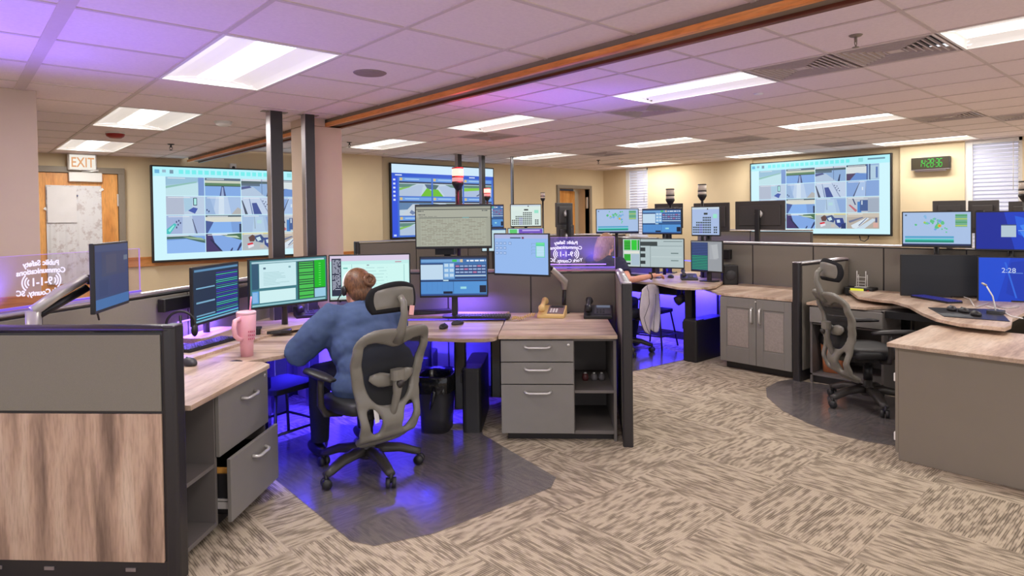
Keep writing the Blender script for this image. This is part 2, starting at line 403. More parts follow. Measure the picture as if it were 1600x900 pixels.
# ---- flat shape with holes on a fine grid: keeps where g(x,z)>0, borders follow g=0
def cutsheet(g,x0,x1,z0,z1,h,warp,thick):
    nx=int((x1-x0)/h)+1; nz=int((z1-z0)/h)+1
    G=[[g(x0+i*h,z0+j*h) for j in range(nz+1)] for i in range(nx+1)]
    V={};vs=[];fs=[]
    def vid(k,x,z):
        if k not in V: V[k]=len(vs); vs.append((x,z))
        return V[k]
    for i in range(nx):
        for j in range(nz):
            cs=[(i,j),(i+1,j),(i+1,j+1),(i,j+1)]; poly=[]
            for a in range(4):
                A=cs[a];B=cs[(a+1)%4];ga=G[A[0]][A[1]];gb=G[B[0]][B[1]]
                if ga>0: poly.append(vid(A,x0+A[0]*h,z0+A[1]*h))
                if (ga>0)!=(gb>0):
                    t=ga/(ga-gb); t=min(.97,max(.03,t)); xx=x0+(A[0]+(B[0]-A[0])*t)*h; zz=z0+(A[1]+(B[1]-A[1])*t)*h
                    k=(min(A,B),max(A,B)); poly.append(vid(k,xx,zz))
            if len(poly)>=3: fs.append(poly)
    mb=MB(); mb.smooth=True; n=len(vs)
    top=[];bot=[]
    for (x,z) in vs:
        d=g(x,z); k=min(1,max(0,d/.012)); hh=thick*(.35+.65*math.sqrt(max(0,1-(1-k)**2)))/2
        p,nn=warp(x,z); top.append(p+nn*hh); bot.append(p-nn*hh)
    ed={}
    for f in fs:
        for a in range(len(f)):
            e=(f[a],f[(a+1)%len(f)]); ed[e]=1
    F=[tuple(f) for f in fs]+[tuple(n+i for i in reversed(f)) for f in fs]
    for (a,b) in ed:
        if (b,a) not in ed: F.append((b,a,n+a,n+b))
    mb.add(top+bot,F); return mb
def sdpoly(P,x,z):
    d=1e9; ins=False; n=len(P)
    for i in range(n):
        ax,az=P[i];bx,bz=P[(i+1)%n]
        ex,ez=bx-ax,bz-az; t=max(0,min(1,((x-ax)*ex+(z-az)*ez)/(ex*ex+ez*ez)))
        d=min(d,math.hypot(x-ax-ex*t,z-az-ez*t))
        if (az>z)!=(bz>z) and x<(bx-ax)*(z-az)/(bz-az)+ax: ins=not ins
    return d if ins else -d     # positive inside
def lerpt(T,v):
    if v<=T[0][0]: return T[0][1]
    for (a,b),(c,d) in zip(T,T[1:]):
        if v<=c:
            t=(v-a)/(c-a); t=t*t*(3-2*t); return b+(d-b)*t
    return T[-1][1]
# ================================================================ the room
ZL,ZR=2.445,2.61
b=MB().b2((-4.2,-4.2,-.12),(12.4,11.2,0)); struct('floor',b,M_CARPET)
# ceilings, with real recesses where the fittings sit
def ceiling(x0,x1,y0,y1,z,gx,gy,T,holes):
    """tile slab split on the grid, leaving out the cells that hold fittings"""
    b=MB(); nx=int((x1-gx)/T)+2
    xs=sorted({x0,x1}|{gx+T*i for i in range(-40,60) if x0<gx+T*i<x1}); ys=sorted({y0,y1}|{gy+T*i for i in range(-40,60) if y0<gy+T*i<y1})
    for i in range(len(xs)-1):
        for j in range(len(ys)-1):
            cx,cy=(xs[i]+xs[i+1])/2,(ys[j]+ys[j+1])/2
            if any(h[0]<cx<h[2] and h[1]<cy<h[3] for h in holes): continue
            b.b2((xs[i],ys[j],z),(xs[i+1],ys[j+1],z+.02))
    struct('ceiling',b,M_TILE)
    g=MB(); w=.012
    def cut(lo,hi,spans):
        out=[(lo,hi)]
        for a,c in spans:
            nx=[]
            for l,h in out:
                if c<=l or a>=h: nx.append((l,h)); continue
                if a>l: nx.append((l,a))
                if c<h: nx.append((c,h))
            out=nx
        return out
    for x in xs[1:-1]:
        for l,h in cut(y0,y1,[(hh[1],hh[3]) for hh in holes if hh[0]+.02<x<hh[2]-.02]):
            g.b2((x-w,l,z-.005),(x+w,h,z+.001))
    for y in ys[1:-1]:
        for l,h in cut(x0,x1,[(hh[0],hh[2]) for hh in holes if hh[1]+.02<y<hh[3]-.02]):
            g.b2((l,y-w,z-.004),(h,y+w,z+.001))
    if z<2.5: g.b2((.36,3.0,z-.007),(.42,5.26,z+.001))
    struct('ceiling_grid',g,M_GRID)
T=.61
LX,LY=.39,2.53        # left grid origin
RX,RY=4.34,1.13       # right grid origin
LL=[(1.0,3.14),(1.0,5.58),(1.0,8.02),(1.0,.70),(-2.05,.70),(-2.05,3.14),(1.0,-1.74)]
RL=[(x,y) for x in (4.34,7.39,10.44) for y in (-.09,2.35,4.79,7.23) ]+[(4.34,-2.53),(7.39,-2.53)]
RL=[(x if x<10 else 10.12,y) for x,y in RL]
LV=[]
RV=[(4.34,1.13),(4.34,1.74),(4.95,3.57),(4.95,6.01),(8.0,1.74),(8.61,1.13),(8.0,4.18),(8.0,6.62),(9.51,3.57),(9.51,7.84)]
ceiling(-4,2.53,-4,9.9,ZL,LX,LY,T,[(x,y,x+T,y+2*T) for x,y in LL])
ceiling(2.67,11.6,-4,9.8,ZR,RX,RY,T,[(x,y,x+T,y+2*T) for x,y in RL if x<10]+[(x,y,x+T,y+T) for x,y in RV if x<9.5]+[(10.12+.32-.0,y,10.12+.32+T,y+2*T) for x,y in RL if x>10]+[(9.83,3.57,10.44,4.18),(9.83,7.84,10.44,8.45)])
RL=[(x if x<10 else 10.44,y) for x,y in RL]; RV=[(x if x<9.5 else 9.83,y) for x,y in RV]
# walls
struct('wall_back',MB().b2((-4.1,9.82,0),(4.52,9.97,ZR+.1)),M_WALL)
b=MB().b2((4.52,9.3,0),(5.43,9.97,ZR+.1)); b.b2((5.43,9.5,0),(9.83,9.97,ZR+.1)); b.b2((10.80,9.5,0),(11.6,9.97,ZR+.1)); b.b2((9.83,9.5,2.20),(10.80,9.97,ZR+.1))
struct('wall_far',b,M_WALL)
b=MB()
XW=11.3
for y0,y1,x in ((8.85,9.8,XW),(5.9,8.26,XW),(3.42,5.9,XW+.05),(2.57,3.42,XW-.03),(-4,1.9,XW)): b.b2((x,y0,0),(XW+.4,y1,ZR+.1))
b.b2((XW,8.26,0),(XW+.4,8.85,.95)); b.b2((XW,1.9,0),(XW+.4,2.57,.95))
struct('wall_right',b,M_WALL)
struct('wall_left',MB().b2((-4.15,3.5,0),(-4,9.9,ZL+.1)),M_WALL)
b=MB().b2((-4,5.27,0),(.48,5.9,ZL)); struct('wall_partition',b,M_PINKWALL,bev=.004)
# header beam with oak trims, and the pillar that carries it
b=MB().b2((2.53,-4,2.395),(2.67,9.5,ZR+.1)); struct('ceiling_beam',b,M_BEAM)
b=MB().b2((2.512,-4,2.378),(2.545,9.5,2.412)); struct('trim_1',b,M_OAK,bev=.004)
b=MB().b2((2.655,-4,2.378),(2.69,9.5,2.40)); struct('trim_3',b,M_OAKD,bev=.003)
b=MB().b2((2.335,5.25,0),(2.665,5.57,2.377)); struct('pillar',b,M_PINKWALL,bev=.006)
struct('pillar_cap',MB().b2((2.335,5.25,2.379),(2.508,5.57,ZL)),M_PINKWALL)
# chair rails
struct('trim_4',MB().b2((-4,5.235,.955),(.50,5.27,1.09)),M_OAKX,bev=.006)
b=MB().b2((1.78,9.79,.96),(4.52,9.82,1.09)); b.b2((-3.9,9.79,.96),(.75,9.82,1.09)); b.b2((4.52,9.27,.96),(5.43,9.3,1.06))
struct('trim_2',b,M_OAKX,bev=.006)
b=MB().b2((-4,9.8,0),(.75,9.82,.1)); b.b2((1.8,9.8,0),(2.9,9.82,.1)); b.b2((5.43,9.48,0),(9.78,9.5,.1)); struct('baseboard_back',b,M_BLK)
b=MB().b2((XW-.02,3.5,0),(XW,9.5,.1)); struct('baseboard_right',b,M_BLK)
# ---- doors
d=sempty('door_1',(.78,9.8,0))
obj('door_leaf',MB().b2((.04,-.03,.01),(.95,.02,2.2)),M_OAKZ,d,.003)
f=MB().b2((-.04,-.06,0),(.035,.02,2.2049)); f.b2((.955,-.06,0),(1.03,.02,2.2049)); f.b2((-.04,-.06,2.205),(1.03,.02,2.28)); obj('door_frame',f,M_STEEL,d,.004)
obj('hinge',MB().b2((.94,-.05,1.78),(.965,-.028,1.94)),M_CHR,d); obj('hinge',MB().b2((.94,-.05,.2),(.965,-.028,.36)),M_CHR,d)
c=obj('door_closer',MB().b2((.41,-.10,2.09),(.77,-.03,2.21)),M_WHITE,d,.01)
obj('closer_arm',MB().tube([(.55,-.085,2.215),(.72,-.14,2.235),(.62,-.06,2.25)],.012,6),M_CHR,c)
d=sempty('door_2',(9.83,9.5,0))
f=MB().b2((-.07,-.03,0),(0,.12,2.1799)); f.b2((.97,-.03,0),(1.04,.12,2.1799)); f.b2((-.07,-.03,2.18),(1.04,.12,2.25)); obj('door_frame',f,M_STEEL,d,.004)
g=MB(); g.b2((0,0,.01),(.86,.045,2.14)); g.xf(Matrix.Translation((.02,.14,0))@Matrix.Rotation(.22,4,'Z')); obj('door_leaf',g,M_OAKZ,d)
obj('strike_plate',MB().b2((.955,.03,1.75),(.968,.08,2.0)),M_WHITE,d)
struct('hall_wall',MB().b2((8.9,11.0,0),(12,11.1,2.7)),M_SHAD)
# ---- windows with blinds
def window(n,y0,y1):
    w=sempty('window_%d'%n,(XW,(y0+y1)/2,.95)); h=ZR-.95; W2=(y1-y0)/2
    f=MB()
    for a,c in (((.02,-W2,0),(.12,-W2+.05,h)),((.02,W2-.05,0),(.12,W2,h)),((.02,-W2,0),(.12,W2,.05)),((.02,-W2,h-.05),(.12,W2,h))): f.b2(a,c)
    obj('window_frame',f,M_WHITE,w)
    obj('jamb',MB().b2((-.005,W2-.09,0),(.02,W2,h)),M_WHITE,w)
    obj('window_pane',MB().b2((.14,-W2,.02),(.146,W2,h)),M_ACR,w)
    s=MB(); k=int(h/.058)
    for i in range(k):
        z=.03+i*.058; s.box((.03,-.02,z),(.060,y1-y0-.11,.003),M=Matrix.Rotation(-1.0,3,'Y'))
    obj('blind_slats',s,M_BLIND,w)
    obj('head_rail',MB().b2((.0,-W2+.04,h-.06),(.05,W2-.09,h-.005)),M_WHITE,w)
    obj('tilt_wand',MB().cyl((-.012,-W2+.10,h-.05),(-.012,-W2+.10,h-.75),.005,6),M_WHITE,w)
    obj('sill',MB().b2((-.05,-W2-.02,-.03),(.1,W2+.02,0)),M_WHITE,w)
m,nt,bb=newmat('blind_slat')
for n in list(nt.nodes):
    if n.type!='OUTPUT_MATERIAL': nt.nodes.remove(n)
o_=[n for n in nt.nodes][0]; df=N(nt,'ShaderNodeBsdfDiffuse'); df.inputs[0].default_value=(.85,.86,.9,1); tl=N(nt,'ShaderNodeBsdfTranslucent'); tl.inputs[0].default_value=(.85,.88,.95,1)
mx=N(nt,'ShaderNodeMixShader'); mx.inputs[0].default_value=.45; nt.links.new(df.outputs[0],mx.inputs[1]); nt.links.new(tl.outputs[0],mx.inputs[2]); nt.links.new(mx.outputs[0],o_.inputs[0])
M_BLIND=m
window(1,8.26,8.85); window(2,1.9,2.57)

# ================================================================ ceiling fittings
def troffer(name_label):
    t=thing('ceiling_light',name_label,'ceiling light',group='recessed ceiling lights')
    f=MB(); a,c=.305,.61
    for q in (((-a,-c,-.006),(-a+.016,c,.004)),((a-.016,-c,-.006),(a,c,.004)),((-a,-c,-.006),(a,-c+.016,.004)),((-a,c-.016,-.006),(a,c,.004))): f.b2(*q)
    obj('frame',f,M_WHITE,t)
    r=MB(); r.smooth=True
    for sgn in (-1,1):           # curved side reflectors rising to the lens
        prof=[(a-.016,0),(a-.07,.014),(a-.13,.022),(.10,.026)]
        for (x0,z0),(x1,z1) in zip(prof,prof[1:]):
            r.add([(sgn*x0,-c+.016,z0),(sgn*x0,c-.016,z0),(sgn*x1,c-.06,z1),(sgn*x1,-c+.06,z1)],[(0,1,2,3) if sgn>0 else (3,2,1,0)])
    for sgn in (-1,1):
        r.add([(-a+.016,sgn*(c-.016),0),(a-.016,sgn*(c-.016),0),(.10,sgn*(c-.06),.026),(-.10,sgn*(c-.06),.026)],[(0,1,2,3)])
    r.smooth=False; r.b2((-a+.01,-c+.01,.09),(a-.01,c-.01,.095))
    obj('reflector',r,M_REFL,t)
    l=MB(); l.b2((-.10,-c+.06,.022),(.10,c-.06,.032)); obj('diffuser',l,glow((255,250,244),3.0),t)
    arealight('lamp',(0,0,.018),(.19,1.08),LAMP_W,LAMP_COL,t)
    return t
TL_=[('LEFT',x,y) for x,y in LL]+[('R',x,y) for x,y in RL]
lab={('LEFT',0):'large ceiling light nearest the front of the left room, above the foreground monitors',
('LEFT',1):'second ceiling light back in the left room, beside the red alarm disc',
('LEFT',2):'ceiling light above the EXIT sign at the far door'}
pos_lab={(4.34,-.09):'ceiling light at the top right, beside the large slotted vents',
(4.34,2.35):'long ceiling light just past the beam, touching the slotted vent',
(4.34,4.79):'ceiling light over the red beacon, just beyond the beam',
(4.34,7.23):'ceiling light just right of the pillar top',
(7.39,2.35):'ceiling light between the clock and the large slotted vents',
(7.39,4.79):'ceiling light above the stack of call monitors in the middle',
(7.39,7.23):'ceiling light over the thin black pole near the far desks',
(10.44,2.35):'ceiling light above the top edge of the right wall screen',
(10.44,4.79):'ceiling light left of the right wall screen',
(10.44,7.23):'ceiling light nearest the far corner with the open door'}
first=None
for side,x,y in TL_:
    i=LL.index((x,y)) if side=='LEFT' else -1
    z=ZL if side=='LEFT' else ZR
    L_=lab.get(('LEFT',i)) if side=='LEFT' else pos_lab.get((x,y))
    if L_ is None: L_='ceiling light outside the photographed view'
    c=(x+.305,y+.61,z)
    if first is None: first=troffer(L_); first.matrix_basis=Matrix.Translation(c)
    else: dup(first,c,0,L_)
def vent(label,group='slotted ceiling vents'):
    t=thing('ceiling_vent',label,'air vent',group=group)
    a=.305; f=MB()
    f.b2((-a,-a,-.004),(a,-a+.02,.006)).b2((-a,a-.02,-.004),(a,a,.006)).b2((-a,-a,-.004),(-a+.02,a,.006)).b2((a-.02,-a,-.004),(a,a,.006))
    obj('frame',f,M_GRID,t)
    obj('cavity',MB().b2((-a+.01,-a+.01,.06),(a-.01,a-.01,.07)),M_SHAD,t)
    s=MB()
    for q in range(4):           # louvres of a four-way diffuser
        R=Matrix.Rotation(q*PI/2,4,'Z')
        for i in range(7):
            r0=a-.03-i*.036; z0=.0
            w=.020
            P=[(-r0,-r0,z0),(r0,-r0,z0),(r0-w,-r0+w,z0+.03),(-r0+w,-r0+w,z0+.03)]
            P2=[(p[0],p[1]+.003,p[2]) for p in P]
            s.add([R@Vector(p) for p in P],[(0,1,2,3)])
            s.add([R@Vector(p) for p in ((-r0,-r0-.002,-.004),(r0,-r0-.002,-.004),(r0,-r0+.004,-.004),(-r0,-r0+.004,-.004),(-r0,-r0-.002,.002),(r0,-r0-.002,.002),(r0,-r0+.004,.002),(-r0,-r0+.004,.002))],[(3,2,1,0),(4,5,6,7),(0,1,5,4),(2,3,7,6)])
    s.b2((-.04,-.04,-.002),(.04,.04,.002))
    obj('louvre',s,M_VENT,t)
    return t
M_VENT=plain('vent_enamel',(206,190,186),.5,var=.02)
vl=['large slotted ceiling vent left of the top right light, right one of the pair','large slotted ceiling vent, left one of the pair touching the long light','slotted ceiling vent between the beam and the middle of the ceiling','slotted ceiling vent behind the light over the red beacon','slotted ceiling vent above the digital clock','slotted ceiling vent at the right edge above the blinds','slotted ceiling vent behind the light above the call monitors','slotted ceiling vent over the thin black pole','slotted ceiling vent above the right wall screen','slotted ceiling vent in the far corner']
fv=None
for (x,y),l in zip(RV,vl):
    c=(x+.305,y+.305,ZR)
    if fv is None: fv=vent(l); fv.matrix_basis=Matrix.Translation(c)
    else: dup(fv,c,0,l)
# round speaker grille, smoke detectors, sprinklers, alarm
def small(name,label,cat,pt,parts,group=None):
    t=thing(name,label,cat,pt,0,group)
    for n,mb,mt in parts: obj(n,mb,mt,t)
    return t
p=pz(578,114,ZL); small('speaker_grille','round flush speaker grille in the left ceiling beside the beam','speaker',p,[('grille',MB().lathe([(.001,-.006),(.09,-.006),(.1,0)],n=28),plain('grille_grey',(150,130,128),.7))])
p=pz(349,190,ZL); small('smoke_detector','white dome smoke detector left of the black columns','smoke detector',p,[('base',MB().lathe([(.075,0),(.075,-.012)],n=24),M_WHITE),('dome',MB().lathe([(.07,-.01),(.062,-.03),(.03,-.042),(.001,-.044)],n=24),M_WHITE)])
p=pz(180,207,ZL); small('fire_alarm','dark red round alarm disc on the left ceiling','fire alarm',p,[('base',MB().lathe([(.085,0),(.085,-.015)],n=24),M_WHITE),('horn',MB().lathe([(.085,-.012),(.075,-.04),(.05,-.055),(.001,-.056)],n=24),M_RED)])
def sprinkler(label,pt,M=M_CHR,z=0):
    t=thing('sprinkler',label,'sprinkler',pt,0)
    obj('escutcheon',MB().lathe([(.038,0),(.03,-.008),(.014,-.012)],n=18),M,t)
    obj('sprinkler_head',MB().cyl((0,0,-.005),(0,0,-.04),.009,8).tube([(-.012,0,-.03),(-.016,0,-.05),(0,0,-.07)],.003,5).tube([(.012,0,-.03),(.016,0,-.05),(0,0,-.07)],.003,5),M,t)
    obj('deflector',MB().lathe([(.001,-.068),(.02,-.07),(.02,-.073),(.001,-.073)],n=12),M,t)
sprinkler('chrome sprinkler head left of the large slotted vents',pz(1337,55,ZR),M_STEEL)
sprinkler('dark sprinkler head beyond the pillar, near the ceiling light',pz(546,222,ZR),M_BLKM)
sprinkler('small sprinkler head above the smoke-coloured exit wall, right of the EXIT sign',pz(267,225,ZL),M_BLKM)
sprinkler('small sprinkler head in front of the far blinds',pz(935,250,ZR),M_BLKM)
for p,l in ((pz(955,223,ZR)*0+pz(1185,146,ZR),'tiny flush sensor disc behind the long ceiling light'),(pz(860,258,ZR),'tiny flush sensor disc near the far door'),(pz(602,240,ZR),'small flush sensor strip above the traffic screen')):
    small('ceiling_sensor',l,'sensor',p,[('sensor_disc',MB().lathe([(.04,0),(.035,-.01),(.001,-.012)],n=16),M_WHITE)])
# power poles
def pole(label,x,y,w,zt,zb=0):
    t=thing('power_pole',label,'power pole',(x,y,0))
    obj('pole',MB().rbox((0,0,(zt+zb)/2),(w,w*.9,zt-zb),.006),M_BLK,t)
    f=MB().b2((-w,-w*.35,zt-.006),(w,w*.35,zt)); obj('ceiling_flange',f,M_STEEL,t)
    obj('side_trim',MB().b2((-w/2-.004,-w*.46,zb),(-w/2,w*.4,zt)),M_CAP,t)
pole('wide black power pole left of the pillar',2.02,5.14,.10,ZL)
pole('black power pole standing against the pillar',2.30,5.13,.085,ZL)
for X0,Y0,wd,l in ((716,241,.085,'black power pole right behind the lit beacon'),(753,243,.08,'black power pole between the two lit beacons'),(800,245,.04,'thin black power pole left of the far call-board monitor')):
    q=pz(X0,Y0,ZR); pole(l,q.x,q.y,wd,ZR)
# ================================================================ furniture
R45=-PI/4
def panel_run(label,a,c,h,parts=2,z0=0,top=True,fabric=None,post_a=False,post_c=False,cat='partition',lower=None,th=.07,group=None):
    """free-standing partition from a to c (world xy) with fabric tiles, black seams, metal cap and posts"""
    a=Vector((a[0],a[1],0)); c=Vector((c[0],c[1],0)); d=c-a; L=d.length; rz=math.atan2(d.y,d.x)
    t=thing('office_partition',label,cat,a,rz,group)
    obj('frame',MB().b2((0,-th/2+.004,z0),(L,th/2-.004,h-.03)),M_BLK,t)
    n=parts
    for i in range(n):
        x0=L*i/n+.006+(.03 if (i==0 and post_a) else 0); x1=L*(i+1)/n-.006-(.03 if (i==n-1 and post_c) else 0)
        for sg in (-1,1):
            y0=sg*(th/2-.006); y1=sg*(th/2+.004)
            if lower and sg==lower[0]:
                obj('lower_panel',MB().b2((x0,y0,lower[1]),(x1,y1,lower[2]-.008)),lower[3],t,.002)
                obj('fabric_panel',MB().b2((x0,y0,lower[2]+.004),(x1,y1,h-.04)),fabric or M_FAB,t,.003)
            else: obj('fabric_panel',MB().b2((x0,y0,.10),(x1,y1,h-.04)),fabric or M_FAB,t,.003)
    obj('base_rail',MB().b2((0,-th/2-.002,0),(L,th/2+.002,.09)),M_BLK,t)
    if top:
        b=MB(); b.smooth=True; k=7; vs=[]
        for X in (0,L):
            for i in range(k+1):
                q=PI*i/k; vs.append((X,-(th/2+.006)*_c(q),h-.022+.022*_s(q)))
        b.add(vs,[(i,i+1,k+2+i,k+1+i) for i in range(k)]+[tuple(range(k+1)),tuple(range(2*k+1,k,-1)),(0,k+1,2*k+1,k)])
        obj('top_cap',b,M_CAP,t)
    for f,X in ((post_a,0.0),(post_c,L)):
        if f:
            P=MB().rbox((X,0,h/2-.005),(.062,th+.010,h-.012),.016); obj('post',P,M_BLK,t)
            P=MB().rbox((X,0,h-.006),(.060,th+.008,.012),.016); obj('post_cap',P,M_CAP,t,.004)
    return t
def s2(s,t): v=st(s,t); return (v.x,v.y)
# ---- workstation one
PH=1.115
t=panel_run('foreground grey fabric and wood partition with black end post, bottom left',s2(-3.6,2.68),s2(-1.64,2.68),PH,1,lower=(-1,.085,.74,M_LAMW),post_c=True)
b=MB()
for X in (.35,.95,1.14,1.38,1.75): b.b2((X,-.041,.045),(X+.045,-.036,.06))
obj('cable_slot',b,M_CAP,t)
for k in kids(t):
    if k.name.startswith(('top_cap','post_cap')): k.data.materials[0]=M_CAPD
panel_run('left fabric partition behind the white monitor arm, carrying the etched clear sign',s2(-2.93,2.2),s2(-2.33,5.3),PH,3)
panel_run('fabric partition behind the central monitors and the beige phone',s2(-2.33,5.6),s2(.57,5.5),PH,4)
panel_run('fabric partition in the corner behind the dispatcher monitors',s2(-2.35,5.3),s2(-2.33,5.6),PH,1)
t=panel_run('short side partition with wide black front post beside the drawer cabinet',s2(.525,4.34),s2(.60,5.47),PH,1,th=.06,post_a=True)
for k,nm in ((0,'foot'),): obj(nm,MB().b2((-.03,-.03,-.0),(.02,.03,.012)),M_BLK,t)

def pull(parent,w,pt,nrm='-y',name='handle',vert=False):
    """arched bar pull; pt on the front face"""
    x,y,z=pt; h=w/2
    P=[(-h,0,0),(-h+.012,-.028,-.004),(-h+.03,-.034,-.006),(h-.03,-.034,-.006),(h-.012,-.028,-.004),(h,0,0)]
    if vert: P=[(-a[2],a[1],a[0]) for a in P]
    mb=MB().tube(P,[.011,.010,.0095,.0095,.010,.011],8,flat=((0,0,1),.75))
    R={'-y':0,'+x':PI/2,'-x':-PI/2}[nrm]
    mb.xf(Matrix.Translation(pt)@Matrix.Rotation(R,4,'Z'))
    return obj(name,mb,M_CHR,parent)
# cabinet 1: local frame x=s (front faces +x), y=t
O1=st(-1.655,2.735); c1=thing('drawer_cabinet','grey cabinet with open shelves and a half-open bottom drawer behind the foreground partition','cabinet',O1,R45)
D=.62; Lc=.86; SH=.30
body=MB()
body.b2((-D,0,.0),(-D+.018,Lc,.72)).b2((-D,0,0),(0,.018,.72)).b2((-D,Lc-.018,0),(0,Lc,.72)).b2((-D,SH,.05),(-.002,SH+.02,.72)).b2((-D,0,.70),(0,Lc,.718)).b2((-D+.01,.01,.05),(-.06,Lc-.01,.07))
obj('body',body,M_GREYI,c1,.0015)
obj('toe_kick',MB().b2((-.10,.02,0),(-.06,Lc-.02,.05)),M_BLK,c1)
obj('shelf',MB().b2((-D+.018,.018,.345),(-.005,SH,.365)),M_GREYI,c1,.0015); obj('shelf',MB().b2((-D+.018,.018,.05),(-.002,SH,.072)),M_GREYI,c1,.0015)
hl=MB()
for z in (.47,.44,.41): hl.lathe([(.003,0),(.003,.001)],(-.30,SH-.0005,z),8,M=Matrix.Rotation(PI/2,3,'X'))
obj('shelf_peg_hole',hl,M_BLK,c1)
dr=obj('drawer',MB().b2((0,SH+.006,.395),(.02,Lc-.004,.705)),M_GREY,c1,.002)
pull(dr,.15,(.02,(SH+Lc)/2+.03,.625),'+x'); obj('lock',MB().cyl((.019,Lc-.04,.675),(.023,Lc-.04,.675),.010,14),M_CHR,dr)
dr=obj('drawer',MB().b2((.055,SH+.006,.072),(.075,Lc-.004,.385)),M_GREY,c1,.002)
pull(dr,.15,(.075,(SH+Lc)/2+.03,.315),'+x')
bx=MB().b2((-.42,SH+.03,.10),(.055,SH+.042,.30)).b2((-.42,Lc-.04,.10),(.055,Lc-.028,.30)).b2((-.42,SH+.03,.10),(.055,Lc-.03,.11)); obj('drawer_box',bx,M_BLKM,dr)
obj('drawer_slide',MB().b2((-.3,SH+.021,.13),(.05,SH+.03,.165)).b2((-.3,SH+.021,.17),(.05,SH+.028,.18)),M_CHR,dr)
obj('hanging_folder',MB().b2((-.35,SH+.045,.27),(.045,SH+.06,.325)),plain('manila',(222,160,70),.8),dr)
# worktop over cabinet 1
t=thing('worktop','wood worktop over the half-open drawer cabinet, left foreground','worktop',st(-1.625,2.732,.72),R45)
obj('top',MB().prism([(.03,0),(.03,.80),(-.04,.86),(-.17,.87),(-1.0,.87),(-1.0,0)],0,.024),M_TOPY,t,.002)
# sit-stand primary surface in two tiers, wrapping the corner
def arc(c,r,a0,a1,n=8): return [(c[0]+r*_c(a0+(a1-a0)*i/n),c[1]+r*_s(a0+(a1-a0)*i/n)) for i in range(n+1)]
t=thing('sit_stand_desk','curved wood desk in front of the seated dispatcher in the blue hoodie','desk',st(0,0),R45)
front=[(-1.79,3.62),(-1.64,3.80),(-1.57,4.02),(-1.50,4.20),(-1.36,4.33),(-1.15,4.40),(-.9,4.36),(-.60,4.31)]+arc((-.47,4.42),.11,-PI/2,0,6)
obj('front_surface',MB().prism(front+[(-.36,5.12),(-1.3,5.1),(-1.95,4.75),(-2.12,4.2),(-2.2,3.62)],.712,.738),M_TOP,t,.003)
rear=[(-2.12,2.76),(-2.13,3.45),(-2.06,3.95),(-1.93,4.62),(-1.72,4.95),(-1.4,5.13),(-1.05,5.19),(-.40,5.17)]
obj('rear_surface',MB().prism(rear+[(-.34,5.44),(-2.25,5.44),(-2.36,5.1),(-2.72,2.76)],.735,.758),M_TOP,t,.003)
obj('edge_grommet',MB().lathe([(.04,0),(.032,.003),(.001,.001)],(-1.93,3.52,.738),20).lathe([(.04,0),(.032,.003),(.001,.001)],(-1.84,3.62,.738),20),M_BLK,t)
for s_,t_ in ((-.66,4.66),(-.98,5.02),(-.42,4.98),(-1.9,4.1)):
    obj('leg_column',MB().rbox((s_,t_,.44),(.085,.075,.56),.012),M_BLKG,t)
obj('under_beam',MB().rbox((-.62,4.95,.66),(.5,.06,.07),.01).b2((-1.96,3.7,.64),(-1.86,4.6,.70)),M_BLKM,t)
# lift pedestal housing (black)
def lift(label,loc,rz,w=.14,l=.62,h=.46,par=None):
    M=Matrix.Translation(loc)@Matrix.Rotation(rz,4,'Z')
    b=MB().rbox((0,l/2,h/2),(w,l,h-.0),.03).xf(M); t=obj('lift_pedestal',b,M_BLKM,par,.006)
    obj('top_plate',MB().rbox((0,.09,h+.004),(w-.01,.16,.012),.02).xf(M),M_BLK,t)
    obj('side_rail',MB().b2((-w/2-.012,.02,h-.10),(-w/2,l-.02,h-.02)).xf(M),M_BLKM,t,.004)
    return t
desk1=t
lift('x',(-.57,4.57,0),0,par=desk1)
lift('x',(-1.02,4.97,0),0,l=.4,par=desk1)
obj('cable_tray',MB(),M_BLK) if 0 else None
# cabinet 2 (front faces -y)
c2=thing('drawer_cabinet','grey cabinet with three drawers and open shelves under the beige phone','cabinet',st(-.34,4.42),R45)
Wc=.80; D=.62; XD=.51
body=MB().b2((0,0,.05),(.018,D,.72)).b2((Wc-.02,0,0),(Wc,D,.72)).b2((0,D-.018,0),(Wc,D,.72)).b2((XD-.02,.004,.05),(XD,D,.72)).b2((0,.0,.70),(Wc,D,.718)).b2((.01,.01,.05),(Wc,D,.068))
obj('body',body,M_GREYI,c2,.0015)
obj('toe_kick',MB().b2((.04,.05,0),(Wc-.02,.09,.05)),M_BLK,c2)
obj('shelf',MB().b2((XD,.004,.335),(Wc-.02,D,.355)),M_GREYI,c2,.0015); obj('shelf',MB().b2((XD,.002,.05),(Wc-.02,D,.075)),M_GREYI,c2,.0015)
for z0,z1 in ((.56,.706),(.405,.553),(.06,.398)):
    dr=obj('drawer',MB().b2((.0,-.02,z0),(XD-.006,0,z1)),M_GREY,c2,.002)
    pull(dr,.18,(.255,-.02,z1-.045 if z1<.5 else (z0+z1)/2+.035),'-y')
    if z0>.5: obj('lock',MB().cyl((XD-.04,-.019,z1-.03),(XD-.04,-.024,z1-.03),.010,14),M_CHR,dr)
for i,(x,l) in enumerate(((.60,'small rounded pot in the dark shelf of the drawer cabinet, left of three'),(.665,'small rounded pot in the dark shelf, middle of three'),(.72,'small rounded pot in the dark shelf, right of three'))):
    q=st(-.34+x,4.42+.28,.355); t=thing('small_pot',l,'pot',q,0,'pots in the shelf'); obj('pot_body',MB().lathe([(.02,0),(.026,.02),(.02,.045),(.008,.052)],n=12),(plain('dark_red_pot',(84,40,42)),M_KEYD,M_KEYD)[i],t); obj('pot_lid',MB().lathe([(.010,.05),(.010,.058),(.001,.06)],n=10),M_CHR,t)
t=thing('worktop','wood worktop over the three-drawer cabinet, holding both phones','worktop',st(-.355,4.385,.72),R45)
